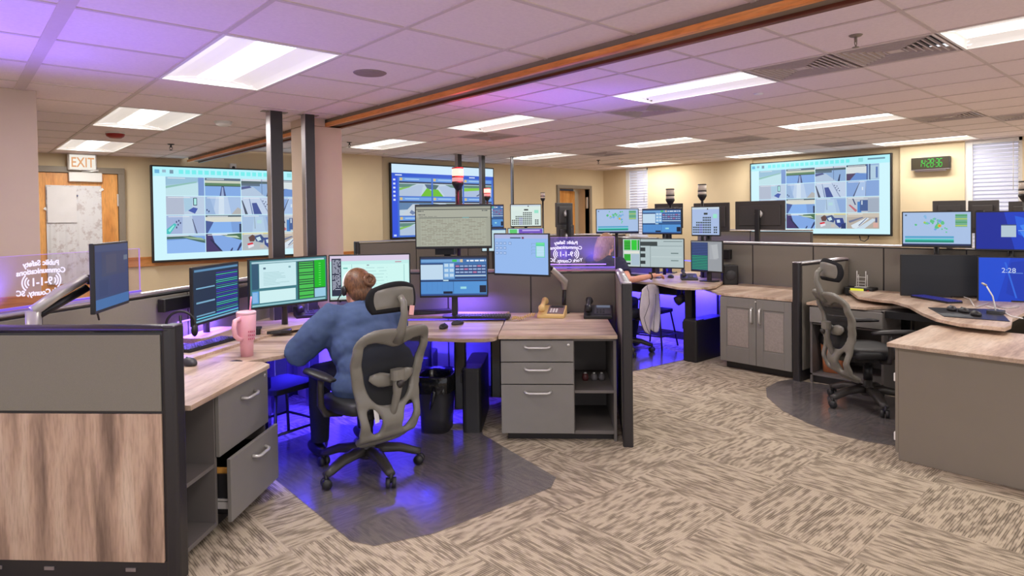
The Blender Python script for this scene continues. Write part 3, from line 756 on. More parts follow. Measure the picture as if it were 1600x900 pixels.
obj('top',MB().prism([(0,0),(.82,0),(.82,1.06),(.01,1.06)],0,.024),M_TOP,t,.002)

# ---- workstation three and two (square to the room)
c=thing('door_cabinet','grey cabinet with two framed doors and wood top, centre right','cabinet',(5.95,3.45,0),-PI/2)
Wc=.74; D=.6; HC=.735        # local x runs toward -y world ; front faces local -y = world -x
obj('body',MB().b2((0,0,.07),(Wc,D,HC)),M_GREYI,c,.0015); obj('toe_kick',MB().b2((.03,.05,0),(Wc,.1,.07)),M_BLK,c)
for x0,x1,hx in ((.0,.385,.345),(.39,Wc-.0,.43)):
    dd=MB(); dd.b2((x0,-.02,.075),(x1,-.010,HC-.005))
    fw=.07
    dd.b2((x0,-.026,.075),(x0+fw,-.0201,HC-.005)).b2((x1-fw,-.026,.075),(x1,-.0201,HC-.005)).b2((x0+fw,-.026,.075),(x1-fw,-.0201,.075+.15)).b2((x0+fw,-.026,HC-.105),(x1-fw,-.0201,HC-.005))
    dd=obj('door',dd,M_GREY,c,.002); obj('door_panel',MB().b2((x0+fw+.012,-.022,.24),(x1-fw-.012,-.019,HC-.125)),plain('ribbed_insert',(150,140,134),.5,var=.1,vscale=60) if 'ribbed_insert' not in MATS else MATS['ribbed_insert'],dd)
    pull(dd,.15,(hx,-.026,HC-.17),'-y',vert=True)
obj('lock',MB().cyl((.385,-.027,HC-.03),(.385,-.032,HC-.03),.008,12),M_CHR,c)
t=thing('worktop','wood worktop running over the two-door cabinet along the rear partition','worktop',(5.92,3.49,.737),-PI/2)
obj('top',MB().prism([(0,.02),(.03,0),(.86,0),(.86,.98),(-.75,.98),(-.55,.5)],0,.026),M_TOPY,t,.002)
# low partition with black post between the two-door cabinet and the bin cabinet
t=panel_run('short low partition with black front post between the two grey cabinets on the right',(5.93,2.66),(6.9,2.60),PH,1,post_a=True,th=.06)
# bin cabinet
c=thing('bin_cabinet','grey cabinet with one drawer above an open bay holding the orange bin','cabinet',(5.97,2.56,0),-PI/2)
Wc=.62; D=.6
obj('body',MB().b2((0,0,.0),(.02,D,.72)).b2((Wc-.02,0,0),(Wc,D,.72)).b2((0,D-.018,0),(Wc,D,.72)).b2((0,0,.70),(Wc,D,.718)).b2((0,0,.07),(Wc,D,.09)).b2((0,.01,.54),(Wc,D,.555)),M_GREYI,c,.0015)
obj('toe_kick',MB().b2((.02,.03,0),(Wc-.02,.06,.07)),M_BLK,c)
dr=obj('drawer',MB().b2((.004,-.02,.565),(Wc-.004,0,.705)),M_GREY,c,.002); pull(dr,.18,(.25,-.02,.655),'-y')
t=thing('worktop','wood worktop over the bin cabinet beneath the amber-screened radio','worktop',(5.94,2.58,.72),-PI/2)
obj('top',MB().prism([(0,0),(.50,0),(.66,.3),(.9,.5),(1.6,.93),(0,.93)],0,.024),M_TOPY,t,.002)
# corner desk, station three
t=thing('sit_stand_desk','wood corner desk with keyboard and black mouse mat at the empty chair','desk',(0,0,0),0)
ZW=.80
P=[pz(1340,463,ZW),pz(1366,467,ZW),pz(1395,470,ZW),pz(1420,477,ZW),pz(1440,488,ZW),pz(1462,497,ZW),pz(1500,505,ZW),pz(1570,512,ZW),pz(1580,508,ZW),pz(1582,498,ZW)]
obj('surface',MB().prism([(p.x,p.y) for p in P]+[(6.85,1.0),(6.85,2.5),(6.75,2.52)],.774,ZW),M_TOP,t,.003)
P2=[pz(1575,508,.745),pz(1640,512,.745)]
obj('rear_surface',MB().prism([(5.9,.98),(5.5,.2),(5.5,-.6),(6.9,-.6),(6.9,.98)],.715,.74),M_TOP,t,.003)
obj('leg_column',MB().rbox((6.45,1.9,.36),(.09,.09,.72),.012),M_BLKG,t); obj('leg_column',MB().rbox((6.3,.9,.36),(.09,.09,.72),.012),M_BLKG,t)
obj('under_frame',MB().b2((6.0,1.2,.66),(6.6,2.1,.72)),M_BLKM,t)
# near right cabinet
c=thing('base_cabinet','large taupe cabinet with pale wood top, right foreground','cabinet',(4.47,1.37,0),0)
obj('body',MB().b2((0.0,-2.6,.0),(.84,0,.715)),M_TAUPE,c,.003)
obj('side_panel',MB().b2((.0,.0,.045),(.84,.018,.715)),M_TAUPE,c,.002)
for z in (.52,.145):
    hh=obj('hinge_plate',MB().rbox((.015,.021,z),(.03,.012,.05),.004),M_WHITE,c,.002); 
t=thing('worktop','pale wood worktop of the large taupe cabinet, right foreground','worktop',(4.42,1.42,.717),0)
obj('top',MB().prism([(0,0),(0,-2.7),(.93,-2.7),(.93,-.03),(.9,0)],0,.026),M_TOP,t,.003)
# rear partitions along x=6.95 and beyond
panel_run('long fabric partition behind the two-door cabinet and right monitors',(6.97,4.3),(6.97,.2),1.25,6,th=.08)
t=panel_run('dark partition behind the rear-facing monitors, middle right',(8.35,5.2),(8.35,3.55),1.36,2,fabric=M_FABD)
panel_run('tall partition segment behind the far blue-screened workstation',(8.0,6.6),(7.6,5.4),1.25,1,fabric=M_FABD)
# station two rear / side partitions
panel_run('far dark partition below the traffic screen',py_(557,377,8.3).to_tuple()[:2],(8.2,8.05),py_(557,377,8.3).z,4,fabric=M_FABD,post_a=True)
panel_run('far partition behind the etched sign and the seated person',(7.2,8.4),(8.9,7.0),1.27,2,fabric=M_FABD)
# ---- workstation two desk
DZ=.80
t=thing('sit_stand_desk','raised wood desk with keyboard in front of the person with long hair','desk',(0,0,0),0)
P=[pz(1128,441,DZ),pz(1118,447,DZ),pz(1095,450,DZ),pz(1060,449,DZ),pz(1030,443,DZ),pz(1000,440,DZ),pz(975,436,DZ)]
P=[(p.x,p.y) for p in P]
desk2=t
obj('surface',MB().prism(P+[(6.9,6.1),(6.9,3.95)],DZ-.026,DZ),M_TOPY,t,.003)
q=pz(1091,505,.45)
obj('leg_column',MB().rbox((6.02,3.86,.60),(.09,.09,.36),.012),M_BLKG,t)
obj('leg_column',MB().rbox((6.6,5.7,.38),(.09,.09,.76),.012),M_BLKG,t)
obj('under_tray',MB().box((6.35,4.55,.70),(.3,.8,.10)),M_BLKM,t)
lift('x',(5.90,3.80,0),-PI/2,w=.17,l=.6,h=.44,par=desk2)
t=panel_run('pale panel glowing blue under the far desk',(6.93,6.6),(6.93,4.05),.72,3,top=False,fabric=plain('pale_panel',(170,166,172),.7,var=.02) )
panel_run('tall side partition left of the far desk, behind the wide black post',(3.9,5.9),(4.45,6.5),1.0,1) if 0 else None
# ---- chair mats
def floormat(label,P,z=.006):
    t=MB().prism([(p[0],p[1]) for p in P],.0015,z); o=obj('chair_mat',t,M_MAT,None,0); tag(o,label,'chair mat'); return o
floormat('clear plastic floor mat under the dispatcher chair, lit violet',[(1.46,3.95),(1.44,2.82),(1.50,2.70)]+[(1.78,2.60),(2.58,2.58),(2.70,2.66),(2.86,3.55),(2.9,3.6),(2.2,4.5),(1.7,4.4)])
P=[pz(x,y,0) for x,y in ((1240,593),(1215,597),(1197,607),(1198,621),(1222,642),(1262,662),(1310,680),(1355,691),(1398,697))]
floormat('rounded clear plastic floor mat under the empty chair',[(p.x,p.y) for p in P]+[(5.9,1.4),(6.0,2.2),(5.93,2.6)])
P=[pz(x,y,0) for x,y in ((960,588),(992,580),(1040,569),(1085,559),(1040,545),(960,548))]
floormat('clear plastic floor mat at the far station, glowing blue',[(p.x,p.y) for p in P])
# ---- LED strips giving the violet and blue glow
def led(label,a,c,power,col,up=False,mt=None,size=.02,spread=PI,tilt=0,spots=0,aim=None):
    a=Vector(a); c=Vector(c); d=c-a; L=d.length; mid=(a+c)/2
    t=thing('led_strip',label,'light strip',mid,math.atan2(d.y,d.x))
    obj('strip',MB().box((0,0,0),(L,.012,.008)),mt or M_LEDB,t)
    if spots:
        for i in range(spots):
            l=bpy.data.lights.new('glow','SPOT'); l.energy=power/spots; l.color=col; l.spot_size=spread; l.spot_blend=1.0; l.shadow_soft_size=.04
            o=bpy.data.objects.new('glow',l); COL.objects.link(o); o.parent=t; o.location=(L*((i+.5)/spots-.5),0,.01); o.rotation_euler=(t.matrix_basis.to_3x3().inverted()@(Vector(aim)-(t.matrix_basis@o.location))).to_track_quat('-Z','Y').to_euler()
    else: arealight('glow',(0,0,.008 if up else -.008),(L,size),power,col,t,(PI,0,0) if up else (tilt,0,0),spread)
    return t
VIO=(.20,.11,1.0); BLU=(.04,.025,1.0)
# ================================================================ screens
def online(a,c,x):
    """point where the sight line at pixel column x meets the floor line a-c"""
    r=ray(x,350); a=Vector(a[:2]); d=Vector(c[:2])-a; n=Vector((-d.y,d.x)); k=(a.dot(n))/(Vector((r.x,r.y)).dot(n)); return Vector((r.x*k,r.y*k,0))
def paint(items,w,h,x0,z0,y,parent,name='screen'):
    """lit picture on a screen: list of (x0,y0,x1,y1,colour[,strength]) or (points,colour); 0..1 from the top left"""
    mb=MB(); mats=[]; idx={}; done=[]
    for it in items:
        if isinstance(it[0],(list,tuple)): P=it[0]; col=it[1]; s=it[2] if len(it)>2 else 1.0
        else: a,b_,c_,d_,col=it[:5]; s=it[5] if len(it)>5 else 1.0; P=[(a,b_),(c_,b_),(c_,d_),(a,d_)]
        P=[(min(1,max(0,p[0])),min(1,max(0,p[1]))) for p in P]
        bb=(min(p[0] for p in P),min(p[1] for p in P),max(p[0] for p in P),max(p[1] for p in P)); lv=0
        for (q,l) in done:
            if l>=lv and q[0]<bb[2]-1e-6 and q[2]>bb[0]+1e-6 and q[1]<bb[3]-1e-6 and q[3]>bb[1]+1e-6: lv=l+1
        done.append((bb,lv))
        k=(tuple(col),s)
        if k not in idx: idx[k]=len(mats); mats.append(glow(col,s))
        mb.cur=idx[k]
        pts=[(x0+p[0]*w,y-.0004*(lv+1),z0+(1-p[1])*h) for p in P]
        a2=sum(P[i][0]*P[(i+1)%len(P)][1]-P[(i+1)%len(P)][0]*P[i][1] for i in range(len(P)))
        if a2<0: pts=pts[::-1]
        pts=pts[::-1]
        mb.add(pts,[tuple(range(len(pts)))])
    return obj(name,mb,mats,parent)
R=random.Random(3)
def dots(x0,y0,x1,y1,n,rows,col,h=.012,gap=.3):
    o=[]
    for r in range(rows):
        y=y0+(y1-y0)*(r+.5)/rows; x=x0
        while x<x1:
            l=R.uniform(.3,1.4)*(x1-x0)/n
            if R.random()>gap: o.append((x,y-h/2,min(x+l,x1),y+h/2,col))
            x+=l+.25*(x1-x0)/n
    return o
def d_list():
    o=[(0,0,1,1,(30,48,72)),(.02,.03,.98,.07,(90,140,180)),(.05,.36,.44,.385,(120,170,200)),(.05,.62,.44,.65,(120,170,200)),(.05,.86,.44,.885,(110,160,190)),(.05,.91,.98,.935,(90,190,215)),(.02,.96,.98,.99,(120,170,195))]
    for i in range(22):
        y=.13+i*.036; c=[(70,190,190),(60,130,150),(70,60,200),(60,190,170)][(i*7)%4] if i%3 else (58,58,190)
        if i==0: c=(70,50,180)
        o.append((.47,y,.97,y+.015,c))
    return o
def d_green():
    o=[(0,0,1,1,(60,120,132)),(.02,.03,.97,.07,(170,205,215)),(.02,.07,.10,.62,(44,84,112)),(.11,.08,.58,.60,(200,232,238)),(.11,.66,.57,.92,(205,238,240)),(.02,.66,.10,.92,(90,160,220)),(.60,.08,.98,.93,(36,70,66)),(.62,.10,.815,.92,(70,190,80)),(.83,.07,.985,.70,(10,180,30)),(.83,.72,.985,.92,(150,200,225)),(.02,.95,.98,.985,(150,200,205)),(.16,.16,.19,.20,(80,110,130)),(.48,.16,.51,.20,(130,170,180))]
    for i in range(16):
        y=.12+i*.052
        if i in (0,1,2,4,5,7,8,9,11,12,14): o.append((.62,y,.815,y+.02,(18,54,44)))
    for i in range(9): o.append((.16,.27+i*.033,.16+R.uniform(.15,.36),.28+i*.033,(160,200,205)))
    for i in range(10): o.append((.89,.14+i*.055,.92,.16+i*.055,(90,220,90)))
    for i in range(9): o.append((.025,.69+i*.024,.085,.70+i*.024,(180,210,240)))
    return o
def d_web():
    o=[(0,0,1,1,(190,235,232)),(.0,.0,1,.12,(214,200,226)),(.02,.06,.14,.92,(34,40,66)),(.15,.20,.99,.92,(205,245,240)),(.0,.95,1,1,(190,210,205)),(.82,.15,.90,.17,(190,120,140)),(.165,.27,.22,.30,(110,190,180)),(.27,.20,.275,.75,(140,200,195)),(.93,.22,.937,.8,(140,195,195)),(.46,.21,.49,.24,(150,170,180))]
    o+=dots(.03,.09,.13,.78,2,26,(200,205,225),.012,.15)
    o+=dots(.45,.25,.72,.92,2,9,(160,205,205),.010,.2)
    return o
def d_sheet():
    o=[(0,0,1,1,(158,160,146)),(0,0,1,.03,(60,66,70)),(0,.09,1,.105,(36,42,46)),(0,.105,1,.28,(168,170,156)),(.04,.29,.96,.305,(90,96,92)),(.62,.29,.71,.305,(70,160,170)),(.06,.31,.94,.97,(172,174,158)),(.0,.985,1,1,(40,44,46))]
    for i in range(17): y=.34+i*.038; o.append((.06,y,.94,y+.006,(132,136,122)))
    for i in range(22): x=.08+i*.039; o.append((x,.31,x+.003,.97,(146,150,136)))
    o+=dots(.07,.34,.93,.95,12,16,(140,134,120),.012,.45)
    o+=dots(.02,.115,.10,.15,2,1,(70,74,76),.02,0)+dots(.85,.115,.96,.15,4,1,(60,70,74),.02,.1)+dots(.03,.20,.12,.24,3,1,(90,92,90),.02,.1)+dots(.04,.255,.30,.27,5,1,(110,112,104),.01,.2)
    return o
def d_radio():
    o=[(0,0,1,1,(60,110,170)),(0,0,1,.045,(40,50,80)),(.01,.055,.62,.13,(110,160,210)),(.48,.06,.55,.12,(60,190,90)),(.60,.055,.64,.13,(210,190,150)),(.0,.15,.34,.58,(190,215,235)),(.0,.15,.34,.19,(40,70,120)),(.35,.15,.51,.56,(120,170,220)),(.52,.20,.99,.45,(40,66,120)),(.52,.47,.99,.50,(190,210,220)),(.52,.52,.99,.56,(36,60,110)),(.0,.60,1,.63,(30,50,90)),(.34,.585,.42,.62,(190,220,230)),(.0,.64,.49,.95,(80,140,205)),(.50,.64,.99,.95,(80,145,210)),(.34,.89,.48,.95,(20,28,50)),(.89,.74,.99,.93,(20,28,50)),(.60,.77,.69,.83,(150,215,225)),(0,.96,1,1,(50,80,140))]
    for r in range(3):
        for q in range(7): o.append((.53+q*.066,.215+r*.08,.585+q*.066,.255+r*.08,(150,175,215) if (r*3+q)%5 else (190,120,160)))
        for q in range(2): o.append((.36+q*.08,.17+r*.13,.42+q*.08,.25+r*.13,(190,215,235)))
    o+=dots(.66,.06,.99,.13,5,1,(225,235,245),.04,.1)
    for i in range(6): o.append((.01+i*.08,.64,.013+i*.08,.88,(70,120,190)))
    return o
def d_board():
    o=[(0,0,1,1,(148,184,236)),(0,0,1,.10,(172,180,222)),(.30,.07,.50,.10,(70,80,110)),(.52,.06,.56,.11,(120,60,90))]
    for r,y in enumerate((.19,.31,.44)):
        for q in range(3 if r else 5):
            x=.02+q*.075 if q<3 else .27+(q-3)*.04
            if r==0 and q==4: continue
            o+= [(x,y,x+.055,y+.07,(110,140,190)),(x+.008,y+.012,x+.047,y+.058,(175,200,240))]
    o+= [(.78,.20,.94,.57,(90,205,160)),(.79,.29,.93,.55,(190,225,245)),(.79,.21,.93,.25,(110,225,150))]
    for i in range(6): o.append((.79,.32+i*.04,.93,.325+i*.04,(130,190,190)))
    for i in range(4): o.append((.70,.22+i*.08,.77,.225+i*.08,(110,150,170))); o.append((.70,.22+i*.08,.705,.27+i*.08,(110,150,170)))
    return o
def d_call(tint=0):
    bg=(216,232,226) if not tint else (168,188,226)
    o=[(0,0,1,1,bg),(0,0,1,.07,(200,214,226)),(.56,.04,.60,.09,(60,60,70)),(.44,.20,.58,.27,(50,60,60))]
    H=[3,3,5,5,5,5,7,7,7,7,7]
    for i,hh in enumerate(H):
        x=.03+i*.062
        for r in range(hh):
            y=.88-r*.088; o.append((x,y,x+.045,y+.055,(40,54,52) if not(i in(4,5) and r<4) else (66,50,150)))
    for i in range(2):
        for r in range(3): o.append((.80+i*.07,.88-r*.088,.85+i*.07,.935-r*.088,(40,54,52)))
    for i in range(5): o.append((.05,.30+i*.07,.34,.305+i*.07,(170,200,205)))
    o.append((.78,.25,.92,.40,(150,225,200)))
    return o
def blob(cx,cy,r,col,k=9,sq=1.6):
    return ([(cx+r*_c(2*PI*i/k)*R.uniform(.7,1.2),cy+r*sq*_s(2*PI*i/k)*R.uniform(.7,1.2)) for i in range(k)],col)
def d_map():
    o=[(0,0,1,1,(166,190,226)),(0,.95,1,1,(26,40,84)),(.03,.72,.76,.78,(80,160,200)),(.03,.80,.76,.845,(70,200,190)),(.03,.845,.76,.91,(20,140,120)),(.78,.06,.95,.44,(110,170,140)),(.03,.06,.06,.10,(60,80,100))]
    for i in range(4): o.append((.78,.09+i*.1,.95,.115+i*.1,(190,205,90) if i%2 else (60,150,90)))
    for _ in range(26): o.append(blob(R.gauss(.46,.10),R.gauss(.30,.10),R.uniform(.015,.035),R.choice([(110,200,150),(90,190,130),(110,160,220),(130,180,220),(80,180,120)])))
    o+= [blob(.55,.40,.03,(210,190,60)),blob(.55,.41,.015,(230,90,40)),blob(.33,.30,.02,(170,200,60))]
    for _ in range(4): o.append(blob(R.uniform(.58,.66),R.uniform(.45,.6),.015,(90,200,140)))
    return o
def d_split():
    o=[(0,0,1,1,(178,194,196)),(0,0,.28,1,(190,205,205)),(.02,.03,.13,.40,(60,190,60)),(.145,.03,.24,.40,(50,200,60)),(.25,.03,.28,.40,(40,150,60)),(.02,.44,.28,.52,(225,225,215)),(.02,.55,.13,.80,(60,190,60)),(.145,.55,.28,.95,(170,190,205)),(.02,.86,.13,.93,(40,56,56)),(.29,.0,.30,1,(60,84,84)),(.30,.09,.58,.24,(60,70,70)),(.30,.30,.38,.44,(50,58,60)),(.30,.52,.38,.66,(50,58,60)),(.30,.78,.38,.9,(50,58,60)),(.46,.24,.465,1,(70,90,92)),(.46,.24,.98,.25,(90,110,112)),(.68,.07,.98,.09,(90,110,112)),(.80,.48,.92,.52,(110,130,130)),(.80,.74,.92,.78,(120,140,140))]
    for i in range(5): o.append((.02,.10+i*.06,.13,.12+i*.06,(20,70,40))); 
    for i in range(4): o.append((.02,.58+i*.05,.13,.595+i*.05,(20,70,40)))
    for y in (.31,.62,.63): o.append((.48,y,.97,y+.008,(200,214,214)))
    return o
def d_stripes():
    o=[(0,0,1,1,(150,154,160)),(0,.03,.55,1,(40,54,90)),(.60,.10,.86,.60,(164,168,174)),([(.66,.12),(.86,.08),(.90,.55),(.74,.60)],(176,180,184))]
    for i in range(17):
        o.append((.02,.05+i*.055,.54,.075+i*.055,(70,90,150) if i<8 else (50,170,130)))
    return o
def d_blue():
    o=[(0,0,1,1,(10,36,150)),([(.40,.0),(1,0),(1,1),(.55,1)],(18,58,190)),([(.55,.1),(1,.3),(1,.9),(.6,.6)],(30,90,220)),([(.62,.36),(1,.18),(1,.44),(.66,.48)],(60,130,240)),([(.62,.52),(1,.52),(1,.86),(.68,.70)],(60,130,240)),(.36,.33,.57,.67,(176,196,210)),(.36,.33,.57,.36,(60,80,120)),(.60,.49,.82,.505,(150,190,240))]
    return o
def d_lock():
    o=[(0,0,1,1,(14,60,190)),([(.0,0),(.35,0),(.2,1),(0,1)],(18,72,206)),([(.35,.1),(.75,0),(.9,.5),(.55,1),(.30,.8)],(14,54,176)),([(.28,.1),(.30,.1),(.42,.9),(.40,.9)],(40,100,220)),([(.60,.0),(.62,.0),(.52,.8),(.50,.8)],(40,100,220)),(.36,.335,.48,.345,(120,160,230))]
    return o
def d_black(): return [(0,0,1,1,(30,30,34)),(0,.02,1,.5,(33,33,37))]
def d_reflect():  # reflections in the dark screen, painted as dim glowing shapes
    o=[(0,0,1,1,(50,62,104)),([(0,0),(1,0),(1,.12),(0,.1)],(60,72,110)),(.18,.12,.90,.50,(58,64,98)),(.30,.16,.62,.46,(68,70,98)),(0,.84,1,1,(60,104,160)),(.10,.55,.35,.80,(44,56,100)),(.42,.50,.70,.80,(52,60,104)),(.85,.20,.97,.28,(100,110,130))]
    return o
# camera views for the wall screens
def cam_cell(k):
    sky=(176,206,242); g1=(128,168,226); g2=(104,142,206); dk=(46,58,104)
    W_=(222,234,246)
    A={
    0:[(0,0,1,1,(170,204,226)),([(0,.0),(1,0),(1,.2),(0,.45)],(150,190,214)),([(0,.55),(1,.25),(1,1),(0,1)],(190,224,232)),([(0,.5),(.8,.22),(.8,.28),(0,.62)],(140,190,180)),(.84,0,1,1,(120,150,206))],
    1:[(0,0,1,1,g1),(0,0,1,.14,(90,110,130)),(0,.14,1,.30,(200,206,190)),(0,.28,1,.42,(90,130,96)),([(.40,1),(.46,.42),(.52,.42),(.58,1)],(70,84,130)),([(.44,1),(.47,.5),(.50,.5),(.52,1)],(150,170,210)),(0,.42,1,.46,(60,84,80))],
    2:[(0,0,1,1,(140,172,214)),(0,0,1,.12,(196,206,220)),(0,.12,1,.26,(80,100,104)),(0,.26,.55,.40,(90,110,130)),([(0,.55),(.35,.45),(.7,1),(0,1)],(176,196,220)),([(.74,1),(.80,.55),(.83,.55),(.80,1)],(40,54,90)),([(.60,0),(.615,0),(.615,.9),(.60,.9)],(90,110,150)),([(0,.45),(.25,.40),(.3,.5),(0,.62)],(80,90,140))],
    3:[(0,0,1,1,(150,180,216)),(0,0,.62,.12,(70,90,110)),(0,.12,.62,.55,(214,222,224)),([(0,.6),(.34,.52),(.62,.62),(.62,1),(0,1)],g2),([(0,.55),(.30,.55),(.10,1),(0,1)],(84,70,100)),(.62,0,.66,1,(70,96,150)),(.70,0,.74,1,(60,80,120)),(.74,.1,.98,.95,(176,204,224)),(.90,.2,.96,.9,(90,120,180))],
    4:[(0,0,1,1,(186,204,226)),(0,0,.45,1,(176,186,206)),([(.45,.1),(.70,.1),(.66,.7),(.48,.85)],(166,200,222)),(.70,.08,.80,.5,(44,70,90)),(.72,.12,.785,.46,(170,230,226)),([(.56,.78),(.70,.60),(.82,.66),(.74,.95)],(66,90,170))],
    5:[(0,0,1,1,(164,190,226)),([(.30,0),(.62,0),(.72,1),(.20,1)],(186,206,232)),([(.38,0),(.52,0),(.52,1),(.36,1)],(206,222,238)),([(0,.0),(.12,.0),(.28,1),(0,1)],(150,178,216)),(.03,.70,.06,.80,dk),(.08,.78,.11,.88,dk),([(.72,1),(.9,.6),(1,.7),(1,1)],(176,176,176))],
    6:[(0,0,1,1,(190,206,230)),([(.30,.35),(.44,.33),(.60,1),(.36,1)],(66,84,150)),([(0,.2),(.03,.2),(.18,1),(.10,1)],(70,80,100)),([(.22,.1),(.24,.1),(.34,1),(.30,1)],(120,140,180)),([(.55,.1),(.57,.1),(.84,1),(.80,1)],(140,156,190)),(.62,.2,.65,.26,dk),(.70,.25,.73,.31,dk),(.74,.40,.77,.46,dk),(.70,.5,.73,.56,dk),(.78,.55,.81,.62,dk),(.66,.35,.69,.41,dk)],
    7:[(0,0,1,1,(132,164,216)),([(.40,0),(.62,0),(.60,1),(.22,1)],(166,192,230)),([(.40,.1),(.42,.1),(.24,1),(.20,1)],(70,80,110)),([(.60,.1),(.61,.1),(.60,1),(.585,1)],(100,120,160)),(.48,.4,.52,.6,(215,228,240))],
    8:[(0,0,1,1,(160,178,216)),([(.42,0),(.66,.0),(.72,1),(.40,1)],(184,202,226)),([(0,.75),(.2,.42),(.26,.5),(.08,1),(0,1)],(70,190,190)),([(.04,.8),(.18,.52),(.20,.56),(.08,.9)],(150,235,220)),([(.66,.2),(.68,.2),(.80,1),(.76,1)],(90,100,130)),(.24,.30,.27,.4,dk),(.30,.24,.33,.34,dk),(.28,.45,.31,.55,dk),(.34,.36,.37,.46,dk),(.24,.6,.27,.7,dk)],
    9:[(0,0,1,1,(120,158,216)),(0,0,1,.10,(80,96,110)),(0,.10,1,.38,(214,216,206)),([(.22,.38),(.7,.38),(.74,1),(.05,1)],(132,176,236)),([(0,.30),(.22,.38),(.05,1),(0,1)],(70,90,150)),(.94,.5,1,1,(40,56,90))],
    10:[(0,0,1,1,(164,190,222)),([(.36,.1),(.62,.1),(.70,1),(.30,1)],(176,202,228)),([(.36,.1),(.38,.1),(.40,.8),(.37,.8)],(150,170,190)),(.44,.3,.58,.5,(176,214,220)),([(.7,.1),(1,.1),(1,1),(.82,1)],(140,170,216))],
    11:[(0,0,1,1,(188,196,206)),([(.06,.5),(.12,.48),(.34,.86),(.28,.95)],(190,110,120)),(.34,.3,.46,1,(70,130,200)),(.42,.2,.66,.9,(70,96,150)),(.46,.24,.50,.5,(200,214,226)),([(.18,.1),(.22,.1),(.30,.5),(.26,.5)],(60,70,110)),(.66,.1,1,1,(160,172,190))],
    12:[(0,0,1,1,(120,160,222)),(0,0,1,.10,(180,206,230)),([(0,.1),(.6,.08),(1,.30),(1,.52),(.5,.22),(0,.24)],(70,104,100)),([(.4,.12),(.9,.2),(1,.36),(.6,.24)],(150,180,150)),([(0,.32),(.5,.26),(1,.5),(1,1),(0,1)],(142,182,238))],
    13:[(0,0,1,1,(128,166,226)),(0,0,1,.1,(200,214,230)),([(.4,.08),(1,.0),(1,.40),(.62,.18)],(70,110,80)),([(.5,.12),(.86,.14),(.95,.28),(.6,.2)],(190,210,190)),([(0,0),(.16,0),(.24,.5),(.42,1),(0,1)],(66,54,104)),([(.10,.3),(.16,.3),(.46,1),(.40,1)],(36,44,80)),([(.66,1),(.72,.82),(.75,.82),(.72,1)],dk),([(.85,1),(.95,.6),(1,.5),(1,.7),(.9,1)],dk)],
    14:[(0,0,1,1,(176,184,190)),(0,0,1,.10,(214,206,150)),([(.18,.25),(.30,.1),(.42,.25),(.34,.5),(.22,.5)],(96,70,66)),([(.14,.62),(.30,.55),(.34,.72),(.18,.8)],(214,50,66)),([(.16,.72),(.33,.65),(.34,.78),(.18,.9)],(226,226,236)),([(.36,.2),(.55,.1),(.66,.35),(.60,.6),(.40,.5)],(60,80,130)),([(.40,.3),(.52,.22),(.56,.42),(.46,.5)],(196,220,230)),([(.64,.3),(.9,.3),(.96,.7),(.8,.95),(.66,.7)],(50,70,140)),([(.70,.42),(.8,.4),(.82,.6),(.72,.62)],(200,220,236)),([(.86,.7),(1,.6),(1,1),(.84,1)],(40,56,110)),(.52,.7,.64,.9,(196,186,176))],
    15:[(0,0,1,1,(180,170,160)),(0,0,1,.25,(200,190,176)),([(.14,.78),(.62,.28),(.70,.34),(.30,1),(.18,.95)],(214,226,236)),([(.30,1),(.80,.35),(.92,.42),(.55,1)],(200,216,230)),([(.06,.5),(.5,.24),(.52,.30),(.10,.62)],(110,120,150)),([(.62,.3),(.65,.3),(.40,.8),(.36,.8)],(90,100,140)),(.82,.62,.96,.92,(214,170,160)),(.88,.3,.94,.6,(90,96,130))],
    }[k]
    return A+[(.05,.05,.5+.03*(k%5),.085,(226,232,238))]
def d_cams(flip=False):
    o=[(0,0,1,1,(206,244,252)),(0,0,1,.10,(176,240,250))]
    for i in range(17): o.append((.14+i*.036,.025,.165+i*.036,.07,(120,236,236)))
    o+= [(.01,.03,.035,.07,(110,180,220)),(.05,.03,.07,.06,(150,180,200)),(.09,.03,.11,.07,(120,150,170)),(.86,.03,.97,.05,(110,150,170)),(.80,.02,.83,.07,(140,220,225))]
    x0,x1,y0,y1=.065,.935,.10,.935
    for r in range(4):
        for q in range(4):
            a=x0+(x1-x0)*q/4+.002; c=x0+(x1-x0)*(q+1)/4-.002; e=y0+(y1-y0)*r/4+.004; g=y0+(y1-y0)*(r+1)/4-.004
            for it in cam_cell(r*4+q):
                if isinstance(it[0],(list,tuple)): o.append(([(a+(c-a)*min(1,max(0,p[0])),e+(g-e)*min(1,max(0,p[1]))) for p in it[0]],it[1]))
                else: o.append((a+(c-a)*it[0],e+(g-e)*it[1],a+(c-a)*it[2],e+(g-e)*it[3],it[4]))
    return o
